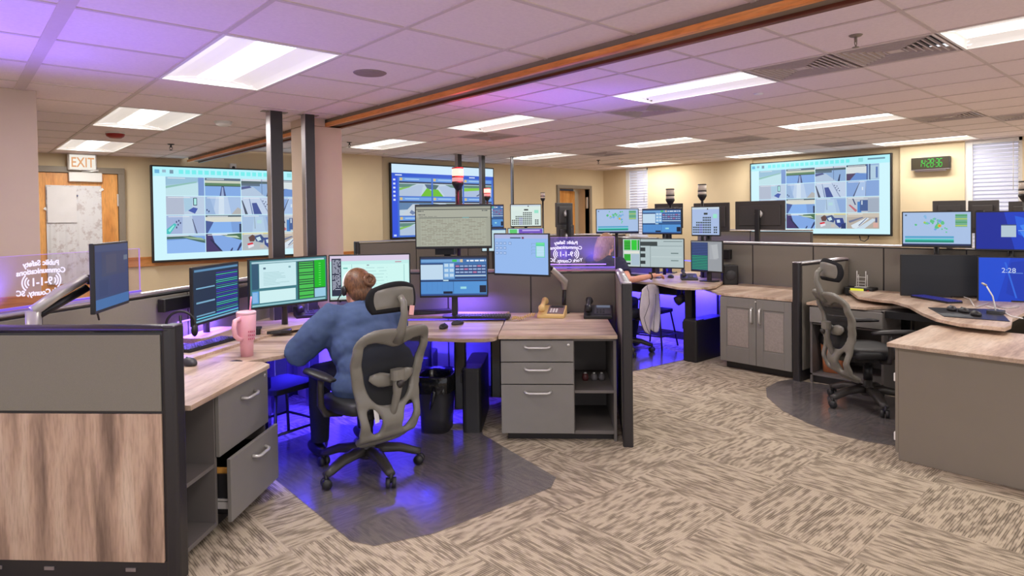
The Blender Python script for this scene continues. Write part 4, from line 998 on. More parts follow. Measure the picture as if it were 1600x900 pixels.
def d_traffic():
    o=[(0,0,1,1,(66,110,206)),(0,0,1,.12,(206,232,250)),(0,.12,1,.17,(50,90,206)),(0,.17,.05,1,(50,84,220)),(.03,.14,.09,.155,(220,230,245)),(.74,.14,.80,.155,(214,226,245)),(.85,.14,.90,.155,(214,226,245))]
    for i in range(6): o.append((.012,.20+i*.055,.032,.225+i*.055,(206,220,250)))
    o.append((.012,.96,.036,.985,(200,220,250)))
    for r in range(3):
        for q in range(3):
            a=.065+q*.31; c=a+.295; e=.235+r*.27; g=e+.20
            o.append((a,e-.055,c,e-.008,(110,160,226))); o.append((a+.005,e-.052,a+.028,e-.015,(216,190,120))); o.append((a+.05,e-.04,a+.18,e-.028,(176,206,240)))
            def S(P,col): return ([(a+(c-a)*p[0],e+(g-e)*p[1]) for p in P],col)
            o.append((a,e,c,g,(190,208,224))); o.append((a,e,c,e+.02,(50,60,80)))
            k=(r*3+q)%3
            if r==1 and q==0:
                o+= [S([(0,.1),(1,.1),(1,.5),(0,.6)],(96,130,170)),S([(.1,.9),(.4,.2),(.6,.2),(.8,1),(.1,1)],(196,208,220)),S([(.3,.8),(.36,.6),(.5,.8),(.4,.95)],(110,130,170))]
            elif k==0: o+= [S([(0,.15),(.55,.15),(.2,.42),(0,.4)],(96,136,128)),S([(0,.45),(.4,.3),(.3,.4),(0,.62)],(130,190,90)),S([(0,.62),(.6,.2),(.74,.2),(.66,1),(0,1)],(176,194,220)),S([(.78,.15),(1,.15),(1,.5),(.88,.5)],(80,104,130)),S([(.66,1),(.86,.4),(1,.6),(1,1)],(110,190,50))]
            elif k==1: o+= [S([(0,.15),(.2,.2),(.1,.5),(0,.5)],(80,110,110)),S([(0,.5),(.16,.5),(.34,1),(0,1)],(110,190,50)),S([(.16,.3),(.5,.2),(1,.6),(1,1),(.4,1)],(176,194,222)),S([(.4,.15),(1,.15),(1,.4),(.6,.34)],(104,140,130))]
            else: o+= [S([(0,.15),(1,.15),(1,.36),(0,.34)],(90,130,120)),S([(0,.36),(1,.3),(1,.42),(0,.6)],(130,200,70)),S([(0,.62),(1,.4),(1,1),(0,1)],(170,190,220)),S([(.42,.92),(.66,.62),(.7,.64),(.48,.95)],(80,90,120))]
    return o
# ---------------------------------------------------------------- monitors
def monitor(label,tl,tr,dl,dr,h,design,zs=None,group=None,arm=None,style='stand',tilt=0,w=None,cat='monitor',bezel=.010,py=.085,riser=False):
    A=pd(tl[0],tl[1],dl); B=pd(tr[0],tr[1],dr)
    zt=(A.z+B.z)/2; W_=(B-A).to_2d().length if w is None else w; c=(A+B)/2; rz=math.atan2(B.y-A.y,B.x-A.x)
    base=zs if zs is not None else zt-h-.08
    t=thing('monitor',label,cat,(c.x,c.y,base),rz,group)
    z0=zt-h-base
    hs=MB(); hs.b2((-W_/2,.0,z0),(W_/2,.022,z0+h)); hs.b2((-W_/2+.06,.02,z0+.05),(W_/2-.06,.045,z0+h-.05)); obj('housing',hs,M_BLKM,t,.004)
    paint(design,W_-2*bezel,h-bezel-.016,-W_/2+bezel,z0+.016,0,t)
    if style=='stand':
        n=MB(); n.rbox((0,.06,(z0+.12)/2),(.05,.035,z0+.12),.01); obj('stand_neck',n,M_BLK,t)
        obj('stand_base',MB().rbox((0,.06,.006),(.20,.14,.012),.03),M_BLK,t)
    elif style=='pole':
        n=MB(); n.cyl((0,py,0),(0,py,z0+h*.6),.022,12).cyl((0,.04,z0+h*.5),(0,py,z0+h*.5),.018,10); obj('arm_pole',n,M_BLK,t)
        if riser: obj('stand_base',MB().rbox((0,py-.02,.017),(.46,.19,.034),.05),M_TOP,t,.004)
    elif style=='mount':
        n=MB(); n.rbox((0,.055,z0+h*.5),(.09,.03,.09),.01); obj('mount_plate',n,M_BLK,t)
    return t
ZD=.758
monitor('wide monitor with dark blue and cyan lists, left of the dispatcher',(300,417),(373,409),4.12,4.72,.388,d_list(),ZD,style='pole',riser=True)
monitor('monitor with green panels and white document behind the pink tumbler',(388,405),(511,399),4.42,4.90,.355,d_green(),ZD,style='pole',riser=True)
monitor('monitor with a pale web page, directly behind the head of the dispatcher',(513,397),(641,397),4.93,5.03,.365,d_web(),ZD,style='pole')
MON_U=monitor('large upper monitor with a grey spreadsheet, under the red beacon',(648,319),(768,319),5.28,5.28,.37,d_sheet(),1.12,style='mount')
monitor('monitor with a blue radio console below the grey spreadsheet',(655,400),(762,400),5.14,5.14,.335,d_radio(),ZD,style='stand')
MON_R=monitor('squarish pale blue monitor on a white arm above the beige phone',(771,363),(858,366),5.10,4.86,.335,d_board(),.745,style='mount')
MON_L=monitor('squarish dark monitor on the white arm, far left',(146,380),(200,377),3.06,3.50,.342,d_reflect(),1.0,style='mount')
# station two
monitor('monitor with a coverage map in green and yellow, left of the far desk',(931,326),(998,326),8.5,8.5,.335,d_map(),DZ,style='pole')
monitor('upper monitor with a blue radio console at the far desk',(1003,326),(1065,325),8.3,8.0,.335,d_radio(),DZ,style='pole')
monitor('squarish tilted call board monitor, right of the far radio console',(1080,323),(1125,322),7.5,7.25,.345,d_call(1),DZ,style='pole')
monitor('wide monitor with green blocks and grey forms in front of the seated person',(972,371),(1069,374),7.95,7.6,.365,d_split(),.80,style='stand')
monitor('lower monitor with green and blue stripes at the right of the far desk',(1079,375),(1129,377),7.4,7.1,.36,d_stripes(),.80,style='stand')
# station three
monitor('monitor with a coverage map and teal bars above the black screen, right side',(1409,332),(1519,328),5.9,5.6,.325,d_map(),ZW,style='pole',py=.19)
monitor('monitor with a bright blue desktop at the right edge, upper row',(1523,331),(1640,328),5.6,5.3,.345,d_blue(),ZW,style='pole')
monitor('wide switched-off black monitor behind the blue-lit keyboard',(1407,397),(1532,399),5.78,5.58,.375,d_black(),ZW,style='stand')
t=monitor('blue lock screen monitor showing 2:28, right edge',(1527,399),(1680,404),5.45,5.15,.40,d_lock(),ZW,style='stand')
W_=(pd(1527,399,5.45)-pd(1680,404,5.15)).to_2d().length
vs,fs=textmesh('2:28',.058); zz=[k for k in kids(t) if k.name.startswith('housing')][0]
zt_=(pd(1527,399,5.45).z+pd(1680,404,5.15).z)/2-ZW
b=MB(); b.add([(v.x-W_/2+.215,-.004,zt_-.135+v.y) for v in vs],fs); obj('clock_digits',b,glow((200,214,240)),t)
# station four, far
monitor('far monitor with a blue radio console half hidden behind the grey spreadsheet',(752,320),(787,319),8.9,8.9,.335,d_radio(),.78,style='pole')
monitor('far monitor with a call board of black boxes beside the thin black pole',(797,319),(846,319),9.2,9.2,.33,d_call(0),.78,style='pole')
monitor('far low monitor showing a green and violet strip, under the call board',(793,356),(850,356),9.0,9.0,.33,[(0,0,1,1,(190,214,226)),(.04,.03,.25,.3,(90,200,110)),(.30,.02,.98,.5,(110,80,190)),(.4,.06,.9,.12,(190,170,235))],.78,style='stand')
monitor('far low monitor with a pale strip, behind the grey spreadsheet',(752,357),(791,356),8.8,8.8,.33,[(0,0,1,1,(190,220,230)),(0,.0,1,.06,(60,90,140))],.78,style='stand')
# ---------------------------------------------------------------- wall screens
def wallscreen(label,loc,rz,w,h,design):
    t=thing('wall_screen',label,'wall screen',loc,rz)
    obj('housing',MB().b2((-w/2,-.05,0),(w/2,.0,h)).b2((-w/2+.3,0,.2),(w/2-.3,.045,h-.2)),M_BLKM,t,.006)
    paint(design,w-.05,h-.05,-w/2+.025,.03,-.051,t)
    return t
wallscreen('large wall screen of sixteen security cameras, left of the pillar',(3.29,9.74,1.01),0,2.37,1.33,d_cams())
a=py_(607,255,9.44); c=py_(769,264,9.44); e=py_(611,374,9.44)
wallscreen('large wall screen of blue-framed highway traffic cameras, behind the lit beacons',((a.x+c.x)/2,9.44,e.z),0,c.x-a.x,a.z-e.z+.01,d_traffic())
a=px_(1173.5,256,XW-.06); c=px_(1395,239,XW-.06); e=px_(1395,369,XW-.06)
t=wallscreen('large wall screen of sixteen security cameras on the right wall',(XW-.06,(a.y+c.y)/2,e.z),-PI/2,a.y-c.y,c.z-e.z,d_cams())
obj('cable',MB().tube([(-.9+1.6,-.02,0),(.72,-.04,-.07),(.78,-.04,-.09),(.83,-.03,-.05),(.84,-.02,0)],.008,6),M_BLK,t)
tag(obj('wall_camera',MB().b2((0,0,0),(.09,.07,.10)).xf(Matrix.Translation(py_(360,283,9.74))),M_WHITE),'small white box on the wall above the left security screen','camera') if 0 else None
p=py_(364,261,9.80); t=thing('wall_sensor','small white sensor box just above the left security screen','sensor',p); obj('sensor_box',MB().rbox((0,0,0),(.09,.05,.10),.01),M_WHITE,t); obj('sensor_eye',MB().lathe([(.022,0),(.022,.006)],(0,-.025,-.01),14,M=Matrix.Rotation(PI/2,3,'X')),M_BLK,t)
# digital clock 14:28:36
a=px_(1423.5,247,XW-.13); c=px_(1484,244,XW-.13)
t=thing('digital_clock','digital wall clock reading 14:28:36 in green digits','clock',(XW-.13,(a.y+c.y)/2,a.z-.19),-PI/2)
w=a.y-c.y; obj('housing',MB().b2((-w/2,0,0),(w/2,.08,.185)),M_BLKM,t,.004); obj('face',MB().b2((-w/2+.012,-.002,.012),(w/2-.012,0,.173)),plain('smoked_face',(52,46,34),.3),t)
obj('sill',MB().b2((-w/2+.0,-.01,-.006),(w/2,.07,.004)).b2((-w/2+.05,.01,-.03),(w/2-.05,.08,-.005)),M_CAP,t)
SEG={'0':'abcdef','1':'bc','2':'abged','3':'abgcd','4':'fgbc','5':'afgcd','6':'afgedc','7':'abc','8':'abcdefg','9':'abcdfg'}
b=MB(); dh=.115; dw=.058
def seg7(ch,x,z):
    q={'a':((0,dh),(dw,dh)),'b':((dw,dh),(dw,dh/2)),'c':((dw,dh/2),(dw,0)),'d':((0,0),(dw,0)),'e':((0,0),(0,dh/2)),'f':((0,dh/2),(0,dh)),'g':((0,dh/2),(dw,dh/2))}
    for s_ in SEG[ch]:
        (x0,z0),(x1,z1)=q[s_]; e=.006; sl=.12
        if x0==x1: b.b2((x+x0-e,-.006,z+min(z0,z1)+.006),(x+x0+e,-.003,z+max(z0,z1)-.006))
        else: b.b2((x+x0+.005,-.006,z+z0-e),(x+x1-.005,-.003,z+z0+e))
xs=-w/2+.105
for ch in '14:28:36':
    if ch==':':
        for z in (.06,.115): b.b2((xs+.008,-.006,z),(xs+.020,-.003,z+.012))
        xs+=.030
    else: seg7(ch,xs,.038); xs+=.078
for v in b.v: v.x+=(v.z-.09)*.14
sc=(w-.19)/(xs+w/2-.105)
for v in b.v: v.x=-w/2+.105+(v.x+w/2-.105)*sc
obj('digits',b,glow((60,210,70),1.2),t)
# EXIT sign
q0=py_(105,239,9.7); q1=py_(151,241,9.7)
t=thing('exit_sign','EXIT sign with orange letters above the taped-over door','exit sign',((q0.x+q1.x)/2,9.72,2.235),0)
w=q1.x-q0.x; obj('housing',MB().rbox((0,.0,.105),(w,.08,.21),.03),M_WHITE,t,.01)
obj('face',MB().b2((-w/2+.02,-.044,.018),(w/2-.02,-.040,.192)),glow((246,240,228),.95),t)
vs,fs=textmesh('EXIT',.175,ext=.001,bold=.002)
b=MB(); xm=max(v.x for v in vs)-min(v.x for v in vs); k=(w-.07)/xm; b.add([(v.x*k,-.0465,.04+v.y) for v in vs],fs); obj('lettering',b,glow((232,170,120),.95),t)
# map and sheet on the door
p0=py_(71,289,9.755); p1=py_(158,288,9.755); 
t=thing('wall_map','large pale paper map taped to the left door','map',((p0.x+p1.x)/2,9.755,.80),0)
m,nt,bb=newmat('map_print'); L=nt.links; tc=N(nt,'ShaderNodeTexCoord'); nz=N(nt,'ShaderNodeTexNoise'); nz.inputs['Scale'].default_value=9; nz.inputs['Detail'].default_value=8; nz.inputs['Roughness'].default_value=.7
L.new(tc.outputs['Object'],nz.inputs['Vector']); rp=N(nt,'ShaderNodeValToRGB'); e=rp.color_ramp.elements; e[0].position=.52; e[0].color=C8(222,220,222)+(1,); e[1].position=.60; e[1].color=C8(196,186,186)+(1,)
L.new(nz.outputs[0],rp.inputs[0]); L.new(rp.outputs[0],bb.inputs['Base Color']); bb.inputs['Roughness'].default_value=.8
w=p1.x-p0.x; H_=p0.z-.80
b=MB(); n=14
for i in range(n):
    pass
b.add([(-w/2+w*i/n,-.004-.012*abs(math.sin(i*.9))*(j),H_*(1-j)) for j in (0,1) for i in range(n+1)],[(n+1+i,n+2+i,i+1,i) for i in range(n)])
b.smooth=True
o=obj('map_sheet',b,m,t); s_=o.modifiers.new('s','SOLIDIFY'); s_.thickness=.0015
obj('top_sheet',MB().b2((-w/2+.01,-.022,H_-.47),(.02,-.018,H_-.02)),M_PAPER,t)
obj('pushpin',MB().ell((.03,-.024,H_-.13),(.01,.01,.01),8,6),plain('blue_pin',(90,100,140),.4),t)
obj('tape',MB().box((-w/2,-.008,H_-.30),(.05,.002,.03),M=Matrix.Rotation(.6,3,'Y')).box((w/2,-.008,H_-.05),(.05,.002,.03),M=Matrix.Rotation(-.6,3,'Y')),M_WHITE,t)
# etched signs
def etched(label,a,c,px,zb,h,w,txo=0,ra=None):
    A=Vector((a[0],a[1],0)); Cc=Vector((c[0],c[1],0)); d=(Cc-A).normalized(); p=online(a,c,px); rz=math.atan2(d.y,d.x)
    t=thing('etched_sign',label,'sign',(p.x,p.y,zb),rz)
    obj('clear_sheet',MB().b2((-w/2,-.004,0),(w/2,.004,h)),M_ACR,t,.0015)
    obj('sheet_edge',MB().b2((-w/2,-.004,h),(w/2,.004,h+.003)).b2((w/2,-.004,0),(w/2+.003,.004,h)),glow((196,150,235),.9),t)
    obj('edge_light',MB().b2((-w/2,-.012,.0),(w/2,.012,.012)),glow((150,110,255),.8),t)
    b=MB(); ww=.26; z=h-.055
    for s_,sz,dz,arch in (('Public Safety',.040,0,.6),('Communications',.040,-.042,.35),('9-1-1',.060,-.108,0),('York County, SC',.040,-.160,-.4)):
        vs,fs=textmesh(s_,sz,ext=.0006,bold=.0014)
        k=1.0
        if s_=='9-1-1': k=.95
        b.add([(-v.x*k+txo,-.0055-v.z,z+dz+v.y-arch*(v.x*v.x)*1.2) for v in vs],[tuple(reversed(f)) for f in fs])
    for sg in (-1,1):
        for i,r in enumerate((.022,.037,.052)):
            P=[(sg*(.060+r*_c(q))+txo,-.0055,z-.088+r*_s(q)) for q in [(-.95+1.9*j/10) for j in range(11)]]
            for j in range(10):
                x0,_,z0=P[j]; x1,_,z1=P[j+1]; cx=sg*.060+txo; cz=z-.088; f=(r-.008)/r
                b.add([P[j],P[j+1],(cx+(x1-cx)*f,-.0055,cz+(z1-cz)*f),(cx+(x0-cx)*f,-.0055,cz+(z0-cz)*f)],[(0,1,2,3)])
    obj('etched_lettering',b,glow((232,222,250),1.25),t)
    return t
etched('etched clear 9-1-1 sign on the left partition, far left',s2(-2.93,2.2),s2(-2.33,5.3),62,PH+.004,.275,1.3)
etched('etched clear 9-1-1 sign in front of the person with long hair',s2(-2.33,5.6),s2(.57,5.5),884,PH+.004,.265,.83)
# ---------------------------------------------------------------- glow strips
for l,a,c,pw,tl in (('violet strip behind the far side of the left partition, under the etched sign',st(-2.99,2.45,PH+.03),st(-2.86,3.15,PH+.03),135,(.25,3.2,2.45)),
    ('violet strip behind the central partition, under the etched sign',st(-.25,5.62,PH+.03),st(.5,5.59,PH+.03),75,(4.0,3.5,2.6))):
    led(l,a,c,pw,VIO,up=True,mt=M_LED,spread=2.3,spots=3,aim=tl)
led('violet strip behind the dark list monitor on the left',st(-2.44,4.05,.90),st(-2.38,4.5,.90),6.0,VIO,mt=M_LED,size=.01)
led('violet strip behind the monitor with green panels',st(-2.1,4.95,.98),st(-1.9,5.25,.98),2.5,VIO,mt=M_LED,size=.01)
led('violet strip behind the blue radio console monitor',st(-.90,5.38,.93),st(-.55,5.36,.93),5,VIO,mt=M_LED,size=.01)
led('blue strip under the curved desk at the dispatcher feet',st(-2.05,3.7,.70),st(-1.75,4.7,.70),100,BLU,tilt=.6)
led('blue strip under the rear desk behind the lift pedestal',st(-1.5,4.9,.69),st(-.5,4.95,.69),170,BLU,tilt=.9)
led('blue strip under the far desk',(6.75,5.9,.73),(6.75,4.0,.73),80,BLU,tilt=.5)
led('blue strip behind the far lower monitors',(6.88,5.9,1.0),(6.88,4.2,1.0),5,BLU)
# ---------------------------------------------------------------- signal beacons
def beacon(label,x,ytop,d,hpx,lit,zb,group=None):
    """stack light: cap, lens bands, cone foot and pole; hpx = pixel height of the head"""
    p=pd(x,ytop,d); hh=hpx/FPX*d; t=thing('signal_beacon',label,'signal light',(p.x,p.y,zb),0,group)
    z1=p.z-zb; r=hh*.30; z0=z1-hh
    a=MB().lathe([(r,z1-hh*.06),(r,z1),(r*.9,z1+.002),(.001,z1+.004)],n=18).lathe([(r,z0+hh*.48),(r*1.02,z0+hh*.48),(r*1.02,z0+hh*.56),(r,z0+hh*.56)],n=18,cap=False)
    obj('cap',a,M_RED if lit else M_BLKM,t)
    obj('lens',MB().lathe([(r*.97,z0+hh*.56),(r*.97,z1-hh*.06)],n=18),glow((255,110,100),6) if lit else M_LENS,t)
    obj('lens',MB().lathe([(r*.97,z0+hh*.28),(r*.97,z0+hh*.48)],n=18),(glow((255,170,170),.9) if lit else M_LENS),t)
    obj('foot_cone',MB().lathe([(r*1.05,z0+hh*.27),(r*1.05,z0+hh*.16),(r*.5,z0-hh*.12),(r*.3,z0-hh*.16)],n=18),M_BLKM,t)
    obj('pole',MB().cyl((0,0,0),(0,0,z0-.0),.013 if r<.04 else .017,10),M_BLK,t)
    if lit:
        l=bpy.data.lights.new('red_glow','POINT'); l.energy=lit; l.color=(1,.05,.10); l.shadow_soft_size=.05
        o=bpy.data.objects.new('red_glow',l); COL.objects.link(o); o.parent=t; o.location=(0,-r*1.6,z0+hh*.8); 
    return t
M_LENS=plain('clear_lens',(226,214,200),.25,var=0)
beacon('lit red signal beacon above the grey spreadsheet monitor',715,262,5.55,30,6,PH)
beacon('smaller lit red signal beacon right of the black power poles',761,294,8.6,17,3,.78)
beacon('unlit signal beacon left of the far open door',848,301,9.2,12,0,.78)
beacon('unlit signal beacon above the far radio console monitor',1047,295,8.5,22,0,DZ)
beacon('unlit signal beacon above the tilted call board monitor',1097,288,7.75,22,0,DZ)
beacon('unlit signal beacon at the right edge of the view',1602,283,6.0,28,0,1.0)
# ================================================================ chairs
def armchair(label,loc,rz,phase=0,arms=True,headrest=True,mt=None,dark=False,seatz=.48,tag_card=False):
    P_=M_CHAIR if not dark else M_CHAIRD
    t=thing('office_chair',label,'office chair',loc,rz)
    # five-star base with twin casters
    for k in range(5):
        a=phase-rz+k*2*PI/5; c,s=_c(a),_s(a)
        pts=[(c*r,s*r,z) for r,z in ((.03,.125),(.10,.135),(.20,.122),(.29,.088),(.325,.080))]
        lg=obj('leg',MB().tube(pts,[.040,.044,.038,.032,.026],8,flat=((0,0,1),.75)),M_CHAIRD,t)
        w=MB(); X,Y=c*.318,s*.318; ax=Vector((-s,c,0)); tr=Vector((X,Y,.029))
        ax=Vector((_c(a+1.1),_s(a+1.1),0))
        for sg in (-1,1): w.cyl(tr+ax*sg*.006,tr+ax*sg*.030,.0295,16)
        w.cyl(tr+Vector((0,0,.0)),tr+Vector((0,0,.052)),.011,8)
        hood=MB(); 
        cs=obj('caster',w,M_BLKM,lg)
    obj('base_hub',MB().lathe([(.05,.085),(.055,.11),(.052,.15),(.034,.165),(.030,.22)],n=20),M_CHAIRD,t)
    obj('gas_cylinder',MB().cyl((0,0,.16),(0,0,.40),.022,14).cyl((0,0,.21),(0,0,.33),.034,14),M_BLKM,t)
    obj('seat_mechanism',MB().rbox((0,-.02,seatz-.085),(.20,.30,.055),.03).tube([(.10,.0,seatz-.085),(.24,.05,seatz-.09)],.007,6),M_BLKM,t,.006)
    s=MB()
    prof=[]
    nx,ny=14,14; W2,L2=.255,.25
    for zz in (0,1):
        for i in range(nx+1):
            for j in range(ny+1):
                u=-1+2*i/nx; v=-1+2*j/ny
                x=W2*u*math.sqrt(1-.28*v*v); y=.01+L2*v*math.sqrt(1-.28*u*u)
                e=max(0,1-max(abs(u),abs(v))**6)
                if zz: z=seatz-.02+.035*e+.012*(u*u)-.03*max(0,v)**3
                else: z=seatz-.055-.015*e
                s.v.append(Vector((x,y,z)))
    n1=(nx+1)*(ny+1); idf=lambda zz,i,j: zz*n1+i*(ny+1)+j
    for i in range(nx):
        for j in range(ny):
            s.f.append([idf(1,i,j),idf(1,i+1,j),idf(1,i+1,j+1),idf(1,i,j+1)]); s.f.append([idf(0,i,j+1),idf(0,i+1,j+1),idf(0,i+1,j),idf(0,i,j)])
    for i in range(nx):
        s.f.append([idf(0,i,0),idf(0,i+1,0),idf(1,i+1,0),idf(1,i,0)]); s.f.append([idf(1,i,ny),idf(1,i+1,ny),idf(0,i+1,ny),idf(0,i,ny)])
    for j in range(ny):
        s.f.append([idf(1,0,j),idf(1,0,j+1),idf(0,0,j+1),idf(0,0,j)]); s.f.append([idf(0,nx,j),idf(0,nx,j+1),idf(1,nx,j+1),idf(1,nx,j)])
    s.m=[0]*len(s.f); s.sm=[True]*len(s.f)
    obj('seat',s,M_VINYL if not dark else M_CLOTH,t)
    # back shell: outline with the big mesh opening and two small ovals
    OUT=[(-.15,.25),(.15,.25),(.195,.31),(.205,.42),(.215,.56),(.245,.70),(.262,.82),(.250,.91),(.195,.965),(.10,.975),(0,.96),(-.10,.975),(-.195,.965),(-.250,.91),(-.262,.82),(-.245,.70),(-.215,.56),(-.205,.42),(-.195,.31)]
    HOLE=[(-.07,.505),(.07,.505),(.130,.55),(.160,.63),(.182,.72),(.198,.80),(.205,.87),(.17,.905),(.09,.885),(0,.845),(-.09,.885),(-.17,.905),(-.205,.87),(-.198,.80),(-.182,.72),(-.160,.63),(-.130,.55)]
    OV=[(.070,.345),(.125,.35),(.158,.42),(.165,.50),(.12,.505),(.070,.45)]
    def chk(P):
        for _ in range(2): P=[q for i in range(len(P)) for q in ((P[i][0]*.75+P[(i+1)%len(P)][0]*.25,P[i][1]*.75+P[(i+1)%len(P)][1]*.25),(P[i][0]*.25+P[(i+1)%len(P)][0]*.75,P[i][1]*.25+P[(i+1)%len(P)][1]*.75))]
        return P
    OUT=chk(OUT); HOLE=chk(HOLE); OV=chk(OV)
    def g(x,z):
        o=sdpoly(OUT,x,z)+.02-.02
        if o<=-.05: return o
        h=sdpoly(HOLE,x,z); v=max(sdpoly(OV,x,z),sdpoly(OV,-x,z))
        return min(o,-h,-v)
    YT=[(.24,-.12),(.28,-.17),(.34,-.255),(.42,-.285),(.52,-.262),(.62,-.25),(.74,-.27),(.86,-.315),(.98,-.375)]
    def warp(x,z):
        y=lerpt(YT,z)+.55*x*x
        sl=(lerpt(YT,z+.01)-lerpt(YT,z-.01))/.02
        n=Vector((1.1*x,-1,sl)).normalized()
        return Vector((x,y,z)),n
    if 'shell' not in CH: CH['shell']=cutsheet(g,-.28,.28,.24,1.0,.0125,warp,.034)
    dz=-.04; obj('backrest_frame',CH['shell'],P_,t).location.z=dz
    nb=MB(); nb.smooth=True; ns=12; zs=[.50+.42*i/14 for i in range(15)]
    for z in zs:
        for i in range(ns+1):
            x=(-1+2*i/ns)*lerpt([(.5,.11),(.6,.17),(.75,.215),(.93,.215)],z); p,n=warp(x,z); nb.v.append(p+Vector((0,.006,0)))
    for j in range(14):
        for i in range(ns): nb.f.append([j*(ns+1)+i,j*(ns+1)+i+1,(j+1)*(ns+1)+i+1,(j+1)*(ns+1)+i]); nb.m.append(0); nb.sm.append(True)
    obj('mesh_panel',nb,M_NET,t).location.z=dz
    # lumbar pad and its arm
    L=MB(); 
    pts=[]
    for i in range(11):
        u=-1+2*i/10; x=.150*u; pts.append((x,lerpt(YT,.64)-.030+.5*x*x,.655+.030*abs(u)**1.5))
    L.tube(pts,[.020,.034,.040,.036,.030,.028,.030,.036,.040,.034,.020],10,flat=((0,1,0),.4)) if 0 else L.tube(pts,[.014,.032,.042,.042,.038,.036,.038,.042,.042,.032,.014],14)
    for v in L.v:
        yc=lerpt(YT,.64)-.030+.5*v.x*v.x; v.y=yc+(v.y-yc)*.45
    obj('lumbar_support',L,P_,t).location.z=dz
    obj('back_spine',MB().tube([(0,-.325,.655),(0,-.335,.60),(0,-.325,.54),(0,-.300,.47),(0,-.27,.40),(0,-.15,.375),(0,.0,.39)],[.026,.030,.024,.022,.024,.026,.03],10,flat=((0,1,0),1)).rbox((0,-.335,.655),(.085,.06,.06),.025),P_,t,.0)
    obj('spine_cap',MB().cyl((0,-.352,.648),(0,-.372,.640),.022,16),M_CHAIRD,t).location.z=dz
    if headrest:
        obj('headrest_stem',MB().tube([(0,-.335,.85),(0,-.385,.93),(0,-.412,1.01),(0,-.405,1.08),(0,-.375,1.11)],[.038,.026,.021,.020,.018],10),P_,t)
        h=MB(); h.smooth=True; nx,nz=16,10
        for side in (0,1):
            for i in range(nx+1):
                for j in range(nz+1):
                    u=-1+2*i/nx; v=-1+2*j/nz
                    x=.176*u*math.sqrt(max(0,1-.30*v*v)); z=1.105+.090*v*math.sqrt(max(0,1-.34*u*u))-.02*u*u
                    e=math.sqrt(max(0,1-max(abs(u),abs(v))**5)); y=-.33+1.6*x*x-.25*(z-1.105)**2*4+(.028*e if side else -.016*e)
                    h.v.append(Vector((x,y,z)))
        n1=(nx+1)*(nz+1)
        for i in range(nx):
            for j in range(nz):
                a=[i*(nz+1)+j,(i+1)*(nz+1)+j,(i+1)*(nz+1)+j+1,i*(nz+1)+j+1]; h.f.append(a); h.f.append([n1+q for q in reversed(a)]); h.m+=[0,0]; h.sm+=[True,True]
        obj('headrest',h,M_CLOTH,t,merge=True)
        hb=MB(); hb.smooth=True
        for i in range(nx+1):
            for j in range(nz+1):
                u=(-1+2*i/nx)*.84; v=(-1+2*j/nz)*.74
                x=.172*u*math.sqrt(max(0,1-.30*v*v)); z=1.105+.088*v*math.sqrt(max(0,1-.34*u*u))-.02*u*u
                e=math.sqrt(max(0,1-max(abs(u/.84),abs(v/.74))**4)); y=-.33+1.6*x*x-.25*(z-1.105)**2*4-.010-.014*e; hb.v.append(Vector((x,y,z)))
        for i in range(nx):
            for j in range(nz): hb.f.append([i*(nz+1)+j,(i+1)*(nz+1)+j,(i+1)*(nz+1)+j+1,i*(nz+1)+j+1]); hb.m.append(0); hb.sm.append(True)
        obj('headrest_shell',hb,P_,t)
    if arms:
        for sg in (-1,1):
            ap=MB().tube([(sg*.16,.02,.39),(sg*.27,.02,.41),(sg*.305,.01,.47),(sg*.31,.0,.58),(sg*.305,.0,.620)],[.022,.022,.021,.020,.020],8)
            aa=obj('arm_post',ap,M_CHAIRD,t)
            pad=MB(); pts=[(sg*.30,-.13,.668),(sg*.305,-.06,.682),(sg*.30,.04,.685),(sg*.290,.17,.682),(sg*.270,.24,.672)]
            pad.tube(pts,[.024,.040,.046,.042,.022],12)
            for v in pad.v: v.z=.640+(v.z-.678)*.42
            obj('armrest_pad',pad,M_BLKM,t)
    if tag_card:
        obj('hanging_tag',MB().box((.045,-.42,1.03),(.032,.003,.055),M=Matrix.Rotation(.15,3,'Y')),plain('pink_card',(240,180,180),.6),t)
        obj('paper_label',MB().box((-.10,-.262,.42),(.030,.002,.09),M=Matrix.Rotation(-.12,3,'Y')),M_PAPER,t)
    return t
CH={}
C1=(1.93,3.53,.007); C1R=math.radians(3)
ch1=armchair('grey high-backed mesh chair with headrest, under the dispatcher in the blue hoodie',C1,C1R,math.radians(-95),tag_card=True)
C2=(5.55,1.92,.007)
ch2=armchair('empty grey mesh chair with headrest, facing the switched-off black monitor',C2,math.radians(-132),math.radians(-140))
ch3=armchair('dark office chair under the person with long hair, garment over its back',(5.80,4.60,.007),math.radians(-86),math.radians(-50),headrest=False,dark=True)

